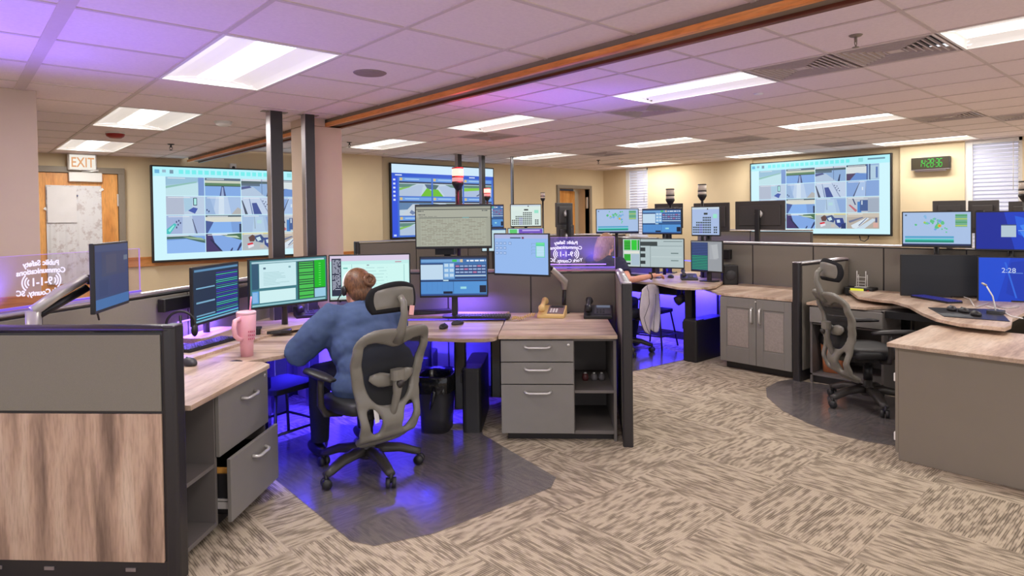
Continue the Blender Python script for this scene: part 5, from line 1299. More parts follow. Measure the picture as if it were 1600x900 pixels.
# ================================================================ people
def hand(mb,wrist,d,up,side,curl=.5,s=1.0):
    """palm and five separate curled fingers; d = direction of the fingers, up = back of the hand, side=+1 thumb towards +cross"""
    d=Vector(d).normalized(); up=(Vector(up)-d*Vector(up).dot(d)).normalized(); r=d.cross(up)*side; w=Vector(wrist)
    M3=Matrix((r,d,up)).transposed()
    mb.ell(w+d*.045*s,(.040*s,.052*s,.016*s),12,8,M=M3)
    mb.tube([w-d*.03*s,w+d*.02*s],[.026*s,.028*s],8)
    for i,(off,ln) in enumerate(((.030,.072),(.010,.080),(-.010,.075),(-.029,.058))):
        a=w+d*.085*s+r*off*s; pts=[a-d*.02*s]; ang=.15; q=a
        for k,f in enumerate((.42,.33,.25)):
            ang+=curl*(.6+.5*k); q=q+(d*_c(ang)-up*_s(ang))*ln*f*s; pts.append(q.copy())
        mb.tube([pts[0],a]+pts[1:],[.0095*s,.0095*s,.009*s,.0082*s,.0068*s],8)
    a=w+d*.03*s+r*.034*s
    mb.tube([w+d*.018*s+r*.02*s,a+r*.014*s-up*.006*s,a+r*.026*s+d*.028*s-up*.014*s,a+r*.024*s+d*.052*s-up*.02*s],[.014*s,.012*s,.0105*s,.008*s],8)
def person(label,loc,rz,J,hair,top,legs=True,bare=False,hood=True,bulk=1.0):
    """seated figure; J: joints in the local frame (x right, y forward)"""
    t=thing('person',label,'person',loc,rz)
    V=Vector; hd=V(J['head']); nk=V(J['neck']); yaw=J.get('yaw',0); RM=Matrix.Rotation(yaw,3,'Z')@Matrix.Rotation(J.get('nod',-.15),3,'X')
    b=MB()
    b.ell(hd+RM@V((0,0,.01)),(.076,.094,.108),18,14,M=RM); b.ell(hd+RM@V((0,.035,-.055)),(.056,.058,.055),14,10,M=RM)
    b.ell(hd+RM@V((0,.097,-.012)),(.013,.018,.02),8,6,M=RM); b.ell(hd+RM@V((0,.088,-.05)),(.024,.012,.008),10,6,M=RM)
    for sg in (-1,1):
        b.ell(hd+RM@V((sg*.078,.0,-.012)),(.010,.020,.030),10,8,M=RM)
        b.ell(hd+RM@V((sg*.03,.083,.022)),(.018,.01,.010),8,6,M=RM)
    b.tube([nk-V((0,.02,.04)),nk,hd-V((0,.015,.05))],[.066,.058,.056],12)
    ch=V(J['chest']); pv=V(J['pelvis'])
    b.ell(ch,(.17*bulk,.11*bulk,.16),14,10); b.tube([pv,(pv+ch)/2,ch,nk-V((0,.02,.03))],[.14*bulk,.14*bulk,.14*bulk,.06],14)
    for sd,sg in (('L',-1),('R',1)):
        sh,el,wr=V(J['sh'+sd]),V(J['el'+sd]),V(J['wr'+sd])
        b.tube([ch+V((sg*.05,0,.06)),sh,(sh+el)/2,el,(el+wr)/2,wr],[.05,.052,.047,.040,.036,.025],10)
        d=(wr-el).normalized(); hand(b,wr+d*.02,d+V((0,0,-.1)),(0,0,1),-sg,curl=.45)
        if legs:
            hp,kn,an=V(J['hip'+sd]),V(J['kn'+sd]),V(J['an'+sd]); b.tube([pv,hp,(hp+kn)/2,kn,(kn*.6+an*.4),an],[.10,.085,.075,.055,.052,.034],10)
            b.ell(an+V((0,.06,-.045)),(.035,.10,.03),10,8)
    obj('body',remesh(b,.0085,2),M_SKIN,t)
    # eyes
    e=MB()
    for sg in (-1,1): e.ell(hd+RM@V((sg*.03,.089,.018)),(.011,.006,.006),8,6,M=RM)
    obj('eyes',e,M_WHITE,t)
    # top
    b=MB(); k=bulk
    b.ell(pv+V((0,.0,.05)),(.225*k,.20*k,.16),18,12)
    if hood: b.ell(pv+V((-.02,-.03,-.06)),(.25*k,.21*k,.15),18,12)
    b.ell((pv+ch)/2+V((0,.02,.02)),(.225*k,.20*k,.19),18,12); b.ell(ch,(.215*k,.16*k,.17),18,12)
    b.tube([ch+V((0,0,.08)),nk-V((0,.03,.035)),nk-V((0,.02,-.0))],[.15,.085,.066],16)
    for sd,sg in (('L',-1),('R',1)):
        sh,el,wr=V(J['sh'+sd]),V(J['el'+sd]),V(J['wr'+sd]); b.ell(sh+V((0,0,-.01)),(.085,.08,.08),14,10)
        if bare and sd=='R': b.tube([ch+V((sg*.07,0,.05)),sh,sh*.35+el*.65],[.08,.082,.07],14)
        else: b.tube([ch+V((sg*.07,0,.05)),sh,(sh+el)/2,el,(el+wr)/2,wr],[.08,.094*k,.092*k,.084*k,.068,.044],14)
    if hood:
        b.ell(nk+V((0,-.085,-.045)),(.135,.075,.07),16,10); b.ell(nk+V((0,-.12,-.11)),(.10,.05,.08),14,10); b.tube([nk+V((-.11,.02,-.03)),nk+V((-.10,-.06,0)),nk+V((0,-.10,.01)),nk+V((.10,-.06,0)),nk+V((.11,.02,-.03))],[.03,.04,.042,.04,.03],10)
    o=obj('hoodie' if hood else 'shirt',remesh(b,.011,4),top,t)
    tx=bpy.data.textures.new('folds','CLOUDS'); tx.noise_scale=.075; dm=o.modifiers.new('folds','DISPLACE'); dm.texture=tx; dm.strength=.018; dm.mid_level=.5; dm.texture_coords='LOCAL'
    if legs:
        b=MB(); b.ell(pv+V((0,.03,-.03)),(.19*k,.17*k,.11),16,10)
        for sd in 'LR':
            hp,kn,an=V(J['hip'+sd]),V(J['kn'+sd]),V(J['an'+sd]); b.tube([pv,hp,(hp+kn)/2,kn,kn*.5+an*.5,an],[.12,.115*k,.10*k,.078,.070,.058],12)
        obj('trousers',remesh(b,.012,3),M_TROU,t)
        for sd in 'LR':
            an=V(J['an'+sd]); b=MB(); b.ell(an+V((0,.055,-.048)),(.047,.125,.045),14,8)
            for v in b.v: v.z=max(v.z,an.z-.082)
            obj('shoe',b,M_BOOT,t)
    return t,hd,RM
J1=dict(head=(.0,.36,1.105),neck=(-.005,.31,.995),chest=(-.02,.25,.86),pelvis=(0,.10,.60),yaw=.12,nod=-.18,
 shL=(-.205,.27,.945),elL=(-.40,.36,.735),wrL=(-.22,.62,.79),shR=(.19,.27,.945),elR=(.33,.42,.76),wrR=(.12,.64,.79),
 hipL=(-.10,.14,.56),knL=(-.20,.52,.55),anL=(-.22,.48,.10),hipR=(.10,.14,.56),knR=(.14,.55,.55),anR=(.14,.55,.10))
t,hd,RM=person('seated person in a blue hoodie with auburn hair in a bun, back to the camera',(C1[0]+.085,C1[1]-.055,0),math.radians(-3),J1,M_HAIR,M_HOOD,bulk=1.10)
b=MB(); b.ell(hd+RM@Vector((0,-.022,.028)),(.092,.100,.108),22,16,M=RM); b.ell(hd+RM@Vector((0,-.05,-.03)),(.078,.066,.075),18,12,M=RM)
b.v=[v for v in b.v]
hr=remesh(b,.007,2)
# keep the hair off the face
ctr=hd
for v in hr.v:
    q=RM.inverted()@(v-hd)
    if q.y>.045 and q.z<.075: q.y=.045+(q.y-.045)*.05
    if q.y>-.005 and q.z<.02: q.y=-.005+(q.y+.005)*.25
    nv=RM@q+hd; v.x,v.y,v.z=nv
obj('hair',hr,M_HAIR,t)
b=MB()
for k in range(5):
    a0=k*1.3; P=[]
    for i in range(16):
        a=a0+i*.42; r=.030-.010*math.sin(i*.2+k); P.append(hd+RM@Vector((.03+r*1.15*_c(a),-.108+.012*_s(a*.7+k),.035+r*_s(a)*1.0)))
    b.tube(P,.0125,8)
b.ell(hd+RM@Vector((.03,-.098,.035)),(.040,.026,.036),12,8)
obj('hair_bun',b,M_HAIR,t)
hs=thing('headset','black call headset with white band on the head of the dispatcher','headset',(C1[0]+.085,C1[1]-.055,0),math.radians(-3))
arc_=[hd+RM@Vector((.094*math.sin(a),.005,.018+.108*_c(a))) for a in [(-1.75+3.5*i/16) for i in range(17)]]
obj('headband',MB().tube(arc_,.0065,8),M_WHITE,hs)
for sg in (-1,1): 
    obj('ear_cup',MB().ell(hd+RM@Vector((sg*.096,.0,-.008)),(.016,.030,.034),14,10),M_BLKM,hs)
obj('boom_mic',MB().tube([hd+RM@Vector((-.108,.01,-.02)),hd+RM@Vector((-.105,.07,-.055)),hd+RM@Vector((-.07,.11,-.065))],.004,6).ell(hd+RM@Vector((-.065,.113,-.066)),(.012,.009,.009),8,6),M_BLKM,hs)
# person at the far station
L2=(5.62,4.78,0); R2=math.radians(-86)
inv=(Matrix.Translation(L2)@Matrix.Rotation(R2,4,'Z')).inverted()
elR=inv@pd(984,438,6.95); wrR=inv@pd(1019,431,7.05)
J2=dict(head=(-.02,.16,1.24),neck=(-.01,.12,1.12),chest=(0,.09,.94),pelvis=(0,.0,.62),yaw=-.1,nod=-.1,
 shL=(-.19,.10,1.03),elL=(-.26,.25,.80),wrL=(-.12,.50,.85),shR=(.19,.10,1.03),elR=tuple(elR),wrR=tuple(wrR),
 hipL=(-.10,.06,.57),knL=(-.13,.45,.55),anL=(-.13,.42,.10),hipR=(.10,.06,.57),knR=(.13,.45,.55),anR=(.13,.42,.10))
t,hd,RM=person('seated person with long blonde hair and dark top, reaching to the far keyboard',L2,R2,J2,M_HAIRB,M_NAVY,bare=True,hood=False)
b=MB(); b.ell(hd+RM@Vector((0,-.015,.022)),(.094,.104,.112),20,14,M=RM); b.tube([hd+RM@Vector((0,-.05,.05)),hd+RM@Vector((0,-.085,-.06)),hd+RM@Vector((0,-.10,-.18)),hd+RM@Vector((0,-.10,-.26))],[.085,.092,.085,.05],14)
for v in b.v:
    q=RM.inverted()@(v-hd)
    if q.y>.05 and q.z<.07: q.y=.05
    nv=RM@q+hd; v.x,v.y,v.z=nv
obj('hair',remesh(b,.009,2),M_HAIRB,t)
d_=(Vector(J2['wrR'])-Vector(J2['elR'])).normalized(); w_=Vector(J2['wrR'])
wt=thing('wristwatch','dark band on the wrist of the person at the far keyboard','bracelet',L2,R2)
pts=[]
u_=d_.cross(Vector((0,0,1))).normalized(); v_=d_.cross(u_)
for i in range(17): a=i*2*PI/16; pts.append(w_-d_*.02+u_*.034*_c(a)+v_*.034*_s(a))
obj('band',MB().tube(pts,.007,6),M_BLKM,wt); obj('watch_face',MB().box(w_-d_*.02+Vector((0,0,.038)),(.03,.03,.01)),M_BLKM,wt)

# ================================================================ desk things
def keyboard(label,p,rz,w=.44,d=.14,mt=None,legend=None):
    t=thing('keyboard',label,'keyboard',p,rz)
    obj('case',MB().rbox((0,0,.008),(w,d,.014),.01),mt or M_BLKM,t)
    k=MB(); nx=int(w/.021)
    for r in range(6):
        for c in range(nx):
            if r==0 and 4<c<10: continue
            k.box((-w/2+.014+c*(w-.026)/(nx-1),-d/2+.018+r*(d-.034)/5,.0185),(.0155,.0155,.006))
    k.box((-w/2+.014+7*(w-.026)/(nx-1),-d/2+.018,.0185),(.10,.0155,.006))
    obj('keys',k,legend or M_KEY,t); return t
M_KEY=plain('key_plastic',(56,56,60),.5,var=.05)
M_KEYB=plain('backlit_keys',(58,62,104),.4,emit=(50,50,200),es=.25)
def mouse(label,p,rz,mt=None,s=1.0):
    t=thing('computer_mouse',label,'mouse',p,rz)
    b=MB().ell((0,0,.010*s),(.032*s,.056*s,.026*s),16,10)
    for v in b.v: v.z=max(v.z,.001)
    obj('shell',b,mt or M_BLKM,t); obj('scroll_wheel',MB().cyl((-.004,.03*s,.030*s),(.004,.03*s,.030*s),.007,10),M_KEY,t); return t
def face(p,q): return math.atan2(q[1]-p[1],q[0]-p[0])
keyboard('grey keyboard at the left end of the rear desk, before the dark list monitor',pz(322,540,ZD),face(pz(280,555,ZD),pz(370,530,ZD)))
keyboard('black keyboard before the blue radio console monitor',pz(755,496,ZD),face(pz(708,498,ZD),pz(800,498,ZD)))
keyboard('small black keyboard beside the dispatcher, behind the flat black box',pz(475,507,ZD),face(pz(440,512,ZD),pz(500,502,ZD)),w=.36)
keyboard('blue backlit keyboard on the right corner desk',pz(1462,469,ZW),face(pz(1422,463,ZW),pz(1503,477,ZW)),mt=M_BLKM,legend=M_KEYB)
keyboard('black keyboard under the hand of the far person',pz(1000,431,DZ),face(pz(960,428,DZ),pz(1030,434,DZ)),w=.46)
mouse('dark grey mouse beside the black end post, left desk',pz(296,570,.745),R45+.9,M_KEY,1.15)
mouse('black mouse lying nearest on the central desk',pz(693,513,.738),-.9); mouse('silver and black mouse behind the nearest mouse on the central desk',pz(715,507,.738),-1.6,M_KEY)
mouse('black mouse left of three on the right desk mat',pz(1487,485,ZW+.005),-1.1); mouse('black mouse in the middle of three on the right desk mat',pz(1506,488,ZW+.005),-.9); mouse('black mouse nearest of three on the right desk mat',pz(1525,493,ZW+.005),-1.0)
mouse('black trackball mouse beside the far keyboard',pz(1048,434,DZ),-.9,None,1.2)
P=[pz(1450,481,ZW),pz(1475,495,ZW),pz(1578,503,ZW),pz(1560,484,ZW)]
tag(obj('mouse_mat',MB().prism([(p.x,p.y) for p in P],ZW+.0005,ZW+.0045),M_BLK),'flat black mouse mat on the right corner desk','mouse mat')
# pink tumbler
p=pz(386,556,.738); t=thing('tumbler','tall pink handled tumbler with straw on the left desk','tumbler',p,R45+.3)
obj('cup_body',MB().lathe([(.001,0),(.036,.0),(.040,.10),(.053,.125),(.057,.255),(.055,.258)],n=28),M_PINK,t)
obj('lid',MB().lathe([(.057,.255),(.058,.268),(.052,.274),(.001,.276)],n=28),plain('pale_pink_lid',(238,190,204),.3,var=0),t)
obj('straw',MB().cyl((.02,.01,.27),(.028,.015,.36),.005,8),plain('clear_pink_straw',(240,150,190),.3,var=0),t)
obj('handle',MB().tube([(-.03,-.045,.235),(-.05,-.085,.228),(-.055,-.095,.19),(-.05,-.088,.14),(-.035,-.06,.115),(-.02,-.04,.11)],[.013,.014,.014,.014,.014,.012],10),M_PINK,t)
sc=MB()
for i in range(3):
    for j in range(4): sc.box((.020+j*.010,-.0535+j*.003,.155-i*.022),(.006,.003,.010))
obj('printed_letters',sc,plain('rose_print',(206,100,130),.4,var=0),t)
# headset hanging on a stand
p=pz(283,541,ZD); t=thing('headset_stand','black headset on a stand glowing violet, beside the black end post','headset',p,-.5)
obj('stand',MB().lathe([(.05,0),(.05,.01),(.012,.015)],n=18).cyl((0,0,.01),(0,0,.20),.008,8),M_BLKM,t)
obj('headband',MB().tube([(.085*math.sin(a),0,.14+.085*_c(a)) for a in [-2+4*i/16 for i in range(17)]],.009,8),M_BLKM,t)
for sg in (-1,1): obj('ear_cup',MB().ell((sg*.083,0,.10),(.020,.036,.042),14,10),M_BLKM,t)
# monitor mounting rail and little boxes
t=thing('mounting_rail','black mounting rail on the left partition behind the dark list monitor','rail',st(-2.52,3.98,.98),R45+PI/2-.19)
obj('rail_body',MB().rbox((.42,-.02,.04),(.86,.06,.085),.01),M_BLKM,t,.004)
for x,y,w,d,h,l in ((392,522,.14,.10,.045,'small black junction box under the green monitor'),(436,520,.17,.09,.022,'flat black box before the seated dispatcher'),(672,490,.36,.10,.03,'long black sound bar behind the two mice')):
    p=pz(x,y,ZD); tag_=thing('desk_box',l,'box',p,R45*.6); obj('case',MB().rbox((0,0,h/2),(w,d,h),.012),M_BLKM,tag_,.003); obj('front_label',MB().b2((-w*.3,-d/2-.001,h*.3),(w*.1,-d/2,h*.7)),M_KEY,tag_)
p=pz(674,486,ZD); t=thing('desk_speaker','black desk speaker behind the headrest of the dispatcher chair','speaker',(p.x+.06,p.y+.08,ZD),R45); obj('cabinet',MB().rbox((0,0,.06),(.13,.09,.12),.015),M_BLKM,t,.004); obj('grille',MB().lathe([(.045,0),(.04,.004),(.001,.006)],(0,-.046,.065),20,M=Matrix.Rotation(PI/2,3,'X')),M_KEY,t)
# desk phones
def deskphone(label,p,rz,mt,mt2,scr=None,s=1.0,cat='telephone'):
    t=thing('desk_phone',label,cat,p,rz)
    b=MB(); b.add([(-.10*s,-.11*s,0),(.11*s,-.11*s,0),(.11*s,.10*s,0),(-.10*s,.10*s,0),(-.10*s,-.11*s,.025*s),(.11*s,-.11*s,.025*s),(.11*s,.10*s,.075*s),(-.10*s,.10*s,.075*s)],[(3,2,1,0),(4,5,6,7),(0,1,5,4),(1,2,6,5),(2,3,7,6),(3,0,4,7)])
    base=obj('base',b,mt,t,.006)
    M4=Matrix.Translation((0,0,.05*s))@Matrix.Rotation(math.atan2(.05,.21),4,'X')
    f=MB().box((.038*s,-.0,.003*s),(.125*s,.17*s,.004*s)).xf(M4); obj('faceplate',f,mt2,t)
    k=MB()
    for r in range(4):
        for c in range(3): k.box(((.0+c*.022)*s,(-.06+r*.02)*s,.008*s),(.014*s,.012*s,.005*s))
    obj('keypad',k.xf(M4),M_WHITE if mt is M_BEIGE else M_KEY,t)
    obj('display',MB().box((.040*s,.055*s,.008*s),(.10*s,.035*s,.005*s)).xf(M4),scr or M_KEY,t)
    h=MB().tube([(-.062*s,-.10*s,.055*s),(-.064*s,-.085*s,.078*s),(-.066*s,-.04*s,.084*s),(-.066*s,.04*s,.104*s),(-.064*s,.08*s,.112*s),(-.062*s,.10*s,.10*s)],[.024*s,.028*s,.020*s,.020*s,.028*s,.026*s],10)
    obj('handset',h,mt,t); return t
deskphone('beige push-button telephone on the drawer cabinet worktop',pz(862,494,.744),R45-.15,M_BEIGE,plain('phone_faceplate',(120,100,104),.5),s=1.05)
c0=pz(836,494,.76); c1=pz(800,500,.752); P=[]
for i in range(221):
    f=i/220; a=f*2*PI*11; q=c0.lerp(c1,f)+Vector((0,0,.004+.006*math.sin(f*9))); q+=Vector((_c(a)*.010,_c(a)*.010,_s(a)*.012+.008)); q+=Vector((-.04,-.02,0))*math.sin(f*PI); P.append(q)
tag(obj('coiled_cord',MB().tube(P,.0038,6),M_BEIGE),'coiled beige cord trailing left from the beige telephone','cord')
deskphone('black office telephone with pale display beside the black front post',pz(934,495,.744),R45-.1,M_BLKM,M_KEY,glow((120,128,150),.7),s=1.1)
deskphone('black office telephone behind the dispatcher, under the pale web page monitor',pz(480,494,ZD),R45+.5,M_BLKM,M_KEY,s=1.0)
deskphone('black office telephone at the far desk beside the keyboard',pz(1076,437,DZ),-.9,M_KEY,M_BLKM,s=.9)
# amber radio and wire rack
p=Vector((6.78,px_(1345,440,6.78).y,.746)); t=thing('radio_console','black radio console with an amber display on the right worktop','radio',p,face(pz(1322,449,.746),pz(1370,452,.746)))
obj('case',MB().rbox((0,0,.045),(.27,.18,.07),.02),M_BLKM,t,.005); obj('display',MB().b2((-.07,-.092,.045),(.05,-.089,.075)),glow((226,226,60),1.0),t); obj('knob',MB().cyl((.09,-.09,.05),(.09,-.105,.05),.014,14),M_RED,t); obj('feet',MB().rbox((0,0,.006),(.24,.15,.012),.02),M_KEY,t)
t=thing('wire_rack','clear upright rack on top of the amber-screened radio','rack',Vector(p)+Vector((.0,.0,.081)),t.rotation_euler.z)
b=MB(); 
for x in (-.035,.045): b.tube([(x,-.02,0),(x,.0,.10),(x,.0,.16)],.004,6); b.tube([(x,.05,0),(x,.05,.12)],.004,6)
for z in (.03,.06,.1): b.tube([(-.035,.0,z),(.045,.0,z)],.003,6)
obj('rack_frame',b.b2((-.05,-.03,0),(.06,.06,.005)),M_WHITE,t)
# gooseneck microphone, cables
p=pz(1556,489,ZW+.005); t=thing('microphone','white gooseneck microphone on the right desk before the lock screen','microphone',p,0)
a=Vector(pd(1541,446,depth(p)))-Vector(p); b_=Vector(pd(1551,463,depth(p)))-Vector(p)
obj('gooseneck',MB().tube([(0,0,.0),b_*.5+Vector((.01,0,0)),b_,a*.98],.005,8),M_WHITE,t); obj('mic_head',MB().tube([a,a*1.04+Vector((-.02,.02,.01))],[.009,.007],8),M_SILV,t); obj('base',MB().rbox((0,0,.01),(.12,.10,.02),.02),M_KEY,t)
for i,(l,Q_) in enumerate((('white cable looping behind the blue backlit keyboard',[(1470,462),(1482,458),(1500,462),(1515,468),(1522,478)]),('white cable crossing the desk at the right edge',[(1540,478),(1560,484),(1580,494),(1598,499)]),('grey cable curling beside the gooseneck microphone',[(1525,480),(1545,474),(1570,482),(1592,480)]))):
    P=[pz(x,y,ZW+.006)+Vector((0,0,.006*(k%2))) for k,(x,y) in enumerate(Q_)]
    S=[]
    for k in range(len(P)-1):
        for j in range(5):
            f=j/5; S.append(P[k].lerp(P[k+1],f))
    tag(obj('cable',MB().tube(S+[P[-1]],.0045,6),M_WHITE if i<2 else M_SILV),l,'cable')
# monitor arms
def wo(n,mb,mt,par): return obj(n,mb,mt,par,world=True)
A=pd(52,486,3.02); B=pd(136,434,3.22)
a_=wo('monitor_arm',MB().cyl((A.x,A.y,A.z-.30),A,.032,14).tube([A,A.lerp(B,.5)+Vector((0,0,.012)),B],[.034,.034,.026],8,flat=((0,0,1),.8)),M_SILV,MON_L)
a_['label']='silver arm reaching up right from the left partition'
wo('under_arm',MB().tube([A+Vector((.01,0,-.03)),B+Vector((.0,0,-.05))],[.018,.02],8).tube([B+Vector((0,0,-.01)),pd(160,436,3.27)],[.024,.03],8),M_BLKM,a_)
wo('arm_cable',MB().tube([B+Vector((0,0,-.05)),pd(150,455,3.25),pd(147,470,3.22),pd(155,500,3.25)],.005,6),M_BLKM,a_)
p=pz(881,489,.744); dd_=depth(p); A=pd(882,447,dd_); Cc=pd(862,420,5.15)
a_=wo('monitor_arm',MB().tube([A+Vector((0,0,-.03)),A+Vector((0,0,.04)),A.lerp(Cc,.5)+Vector((0,0,.02)),Cc],[.022,.032,.026,.022],8),M_SILV,MON_R)
wo('arm_post',MB().cyl(p,A,.016,10).lathe([(.05,0),(.05,.008),(.02,.012)],p,n=18),M_BLKM,a_)
wo('tilt_head',MB().tube([Cc,pd(820,398,5.07)],[.02,.03],8),M_BLKM,a_)
q=st(-.88,5.515,PH); b=MB().rbox((0,0,.12),(.06,.035,.30),.01).b2((-.08,-.16,.14),(.08,.0,.20)); b.xf(Matrix.Translation(q)@Matrix.Rotation(R45,4,'Z')); wo('monitor_arm',b,M_BLKM,MON_U)
# bins
def bin_(label,p,rz,mt,w,d,h,bagdrop=.10):
    t=thing('waste_bin',label,'waste bin',p,rz)
    b=MB(); n=28; pr=[]
    def ring(k,z,wob=0): return [(k*w/2*abs(_c(a))**.5*(1 if _c(a)>0 else -1)+wob*R.uniform(-1,1),k*d/2*abs(_s(a))**.5*(1 if _s(a)>0 else -1)+wob*R.uniform(-1,1),z+wob*R.uniform(-.6,.6)) for a in [2*PI*i/n for i in range(n)]]
    def loft(rs,cap0=True):
        m=MB(); m.smooth=True; vs=[v for r in rs for v in r]; fs=[(i*n+j,i*n+(j+1)%n,(i+1)*n+(j+1)%n,(i+1)*n+j) for i in range(len(rs)-1) for j in range(n)]
        if cap0: fs.append(tuple(range(n-1,-1,-1)))
        m.add(vs,fs); return m
    obj('bin_body',loft([ring(.76,0),ring(.8,h*.3),ring(.92,h*.93),ring(.99,h*.95),ring(.99,h),ring(.95,h),ring(.88,h*.6),ring(.7,.02)]),mt,t)
    obj('bin_bag',loft([ring(1.0,h-bagdrop*1.1,.008),ring(1.05,h-bagdrop*.6,.010),ring(1.04,h+.005,.004),ring(.98,h+.015,.004),ring(.90,h-.01,.006),ring(.8,h*.55,.01)],False),M_BAG,t)
    obj('bag_knot',MB().tube([(w*.1,-d/2-.005,h-bagdrop*.6),(w*.12,-d/2-.02,h-bagdrop*1.0),(w*.04,-d/2-.015,h-bagdrop*1.8),(0,-d/2-.01,h-bagdrop*2.2)],[.012,.018,.012,.004],6),M_BAG,t)
    return t
bin_('black waste bin with a shiny black bag beside the chair of the dispatcher',(2.71,3.90,0),R45-.1,M_BIN,.27,.34,.41)
q=Vector((5.97,2.56,0)); bin_('orange-brown waste bin with black bag inside the open cabinet bay',(6.17,px_(1304,550,6.17).y,.092),-PI/2+.1,M_BINT,.23,.25,.34,.07)
# stools
def stool(label,p,rz,h=.46,w=.34):
    t=thing('metal_stool',label,'stool',p,rz)
    obj('seat',MB().rbox((0,0,h-.02),(w,w,.04),.04),M_CLOTH,t,.008)
    for sx in (-1,1):
        for sy in (-1,1): obj('leg',MB().tube([(sx*(w/2-.03),sy*(w/2-.03),h-.04),(sx*(w/2+.03),sy*(w/2+.03),0)],.011,8),M_BLKM,t)
    z=.15; q=w/2+.015
    for a,c in (((-q,-q),(q,-q)),((q,-q),(q,q)),((q,q),(-q,q)),((-q,q),(-q,-q))): obj('rung',MB().tube([(a[0],a[1],z),(c[0],c[1],z)],.009,6),M_BLKM,t)
    return t
stool('black metal stool under the curved desk, left of the dispatcher',(1.72,4.35,.007),.25,.44,.36)
stool('black metal stool in the blue glow under the far desk',(6.35,4.55,0),.1,.45,.32)
# garment over the far chair
M4=Matrix.Translation((5.84,4.60,0))@Matrix.Rotation(math.radians(-86),4,'Z')
nu,nv=20,20
def gp(i,j):
    u=-1+2*i/nu; f=j/nv
    half=.17+.06*math.sin(f*PI)-.05*f
    z=.80-.52*f-.05*abs(u)**2*(1-f)+.02*math.sin(u*5+1)*f; x=.33+.022*math.sin(u*4+f*4)*f+.035*f; y=.0+half*u-.05*f
    return Vector((x,y,z))
g_=MB(); g_.smooth=True; g_.v=[gp(i,j) for j in range(nv+1) for i in range(nu+1)]
for j in range(nv):
    for i in range(nu): g_.f.append([j*(nu+1)+i,j*(nu+1)+i+1,(j+1)*(nu+1)+i+1,(j+1)*(nu+1)+i]); g_.m.append(0); g_.sm.append(True)
g_.xf(M4)
jk=thing('jacket','pale garment with black piping hanging from the far dark chair','garment',(5.84,4.3,.28))
o=obj('cloth',g_,plain('pale_cloth',(206,196,202),.9,var=.12,vscale=9,bump=.3,bscale=60),jk,world=True); s_=o.modifiers.new('s','SOLIDIFY'); s_.thickness=.007
pb=MB()
for path in ([gp(0,j) for j in range(nv+1)],[gp(nu,j) for j in range(nv+1)],[gp(i,nv) for i in range(nu+1)],[gp(int(6+3*math.sin(j*.3)),j)+Vector((.004,0,0)) for j in range(nv+1)],[gp(15,j)+Vector((.004,0,0)) for j in range(4,nv+1)]):
    pb.tube(path,.0055,6)
pb.xf(M4); obj('piping',pb,M_BLKM,jk,world=True)
# far station extras
p=pz(1140,444,.762); t=thing('desk_speaker','black loudspeaker in blue glow at the end of the far desk','speaker',(p.x,p.y,.763),-.9); obj('cabinet',MB().rbox((0,0,.11),(.17,.17,.22),.02),M_BLKM,t,.008); obj('grille',MB().lathe([(.06,0),(.055,.005),(.001,.008)],(0,-.086,.11),20,M=Matrix.Rotation(PI/2,3,'X')),M_KEY,t)
p=pd(1066,466,7.05); t=thing('spot_lamp','black spot lamp clamped under the far desk','lamp',p,-.4); obj('lamp_head',MB().tube([(-.07,0,-.03),(0,0,0),(.05,.02,.02)],[.055,.05,.03],14),M_BLKM,t); obj('clamp',MB().tube([(.0,.0,.03),(.0,.01,DZ-.026-p.z)],.012,8),M_BLKM,t)
p=pd(1180,398,7.3)
t=thing('outlet_box','small black box on the rear partition beside the striped monitor','box',(6.925,px_(1136,397,6.93).y,px_(1136,397,6.93).z-.05),-PI/2); obj('case',MB().rbox((0,-.03,.05),(.14,.06,.11),.01),M_BLKM,t,.004)
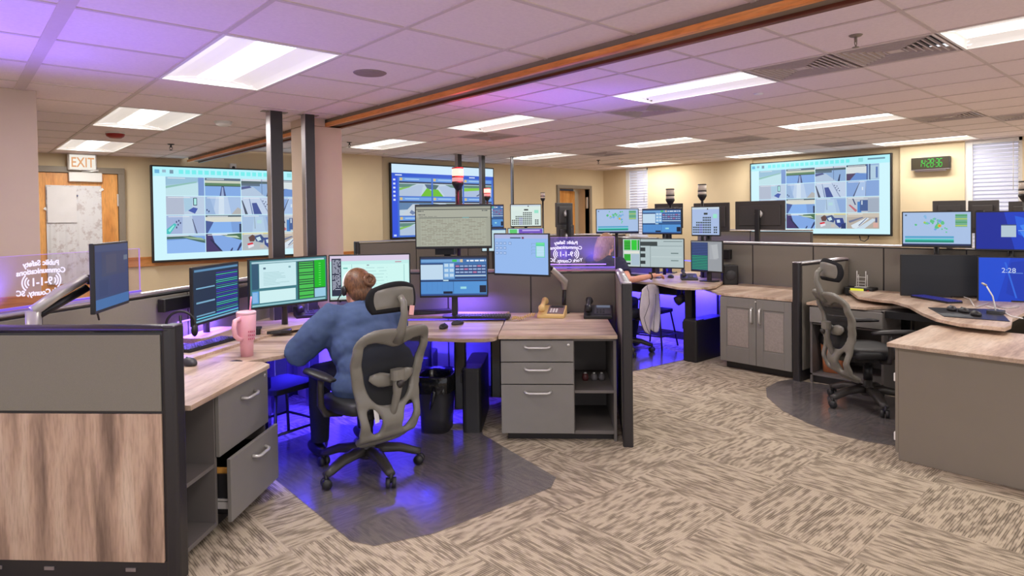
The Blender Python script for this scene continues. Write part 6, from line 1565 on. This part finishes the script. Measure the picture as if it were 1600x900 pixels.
# desks and monitors seen from behind
def backmonitor(label,tl,tr,dl,dr,h,zs,pole=True):
    A=pd(tl[0],tl[1],dl); B=pd(tr[0],tr[1],dr); c=(A+B)/2; w=(B-A).to_2d().length; rz=math.atan2(A.y-B.y,A.x-B.x); zt=(A.z+B.z)/2
    t=thing('monitor',label,'monitor',(c.x,c.y,zs),rz); z0=zt-h-zs
    b=MB().b2((-w/2,-.012,z0),(w/2,.01,z0+h)); b.b2((-w/2+.05,.008,z0+.05),(w/2-.05,.03,z0+h-.05)); obj('housing',b,M_MBK,t,.006)
    obj('screen',MB().b2((-w/2+.01,-.0135,z0+.01),(w/2-.01,-.012,z0+h-.01)),M_BLKG,t)
    obj('mount_plate',MB().lathe([(.05,0),(.045,.02),(.03,.03),(.001,.03)],(0,.03,z0+h*.55),18,M=Matrix.Rotation(-PI/2,3,'X')),M_CHR,t)
    if pole: obj('stand_neck',MB().rbox((0,.075,(z0+h*.7)/2),(.055,.05,z0+h*.7),.01),M_BLKM,t); obj('stand_base',MB().rbox((0,.05,.006),(.22,.18,.012),.03),M_BLKM,t)
    return t
M_MBK=plain('monitor_back',(70,66,64),.5,var=.03)
t=thing('rear_desk','desk behind the long rear partition carrying monitors seen from behind','desk',(7.7,2.6,0),0)
obj('surface',MB().b2((-.6,-2.6,.75),(.55,2.4,.776)),M_TOPY,t); 
for x,y in ((-.4,-2.4),(.45,-2.4),(-.4,2.2),(.45,2.2)): obj('leg',MB().b2((x-.03,y-.03,0),(x+.03,y+.03,.75)),M_BLK,t)
backmonitor('rear of a dark monitor left of the right wall screen, tilted sideways',(1084,318),(1140,316),8.35,8.0,.36,.776)
backmonitor('rear of a dark monitor on a pole overlapping the right wall screen',(1149,314),(1227,314),7.85,7.45,.345,.776)
backmonitor('rear of a dark monitor behind the far radio console monitor',(1023,318),(1067,318),8.9,8.7,.34,.776)
backmonitor('rear of a dark monitor behind the coverage map at the right',(1457,314),(1509,313),7.0,6.85,.35,.776)
backmonitor('rear of a dark monitor left of the right edge blinds',(1513,313),(1561,313),6.85,6.6,.35,.776)
backmonitor('rear of a dark monitor at the far right edge',(1576,316),(1640,312),6.5,6.2,.35,.776)
t=thing('rear_desk','far desk behind the central partition under the call board monitor','desk',(6.7,6.9,0),R45)
obj('surface',MB().b2((-1.0,-1.25,.755),(.62,.1,.78)),M_TOPY,t)
for x,y in ((-.9,-1.15),(.52,-1.15),(-.9,.0),(.52,.0)): obj('leg',MB().b2((x-.03,y-.03,0),(x+.03,y+.03,.755)),M_BLK,t)
backmonitor('bluish rear of an upper monitor left of the open far door',(868,317),(894,317),8.6,8.9,.33,.78)
backmonitor('bluish rear of a lower monitor left of the open far door',(870,352),(896,352),8.6,8.9,.33,.74,False)
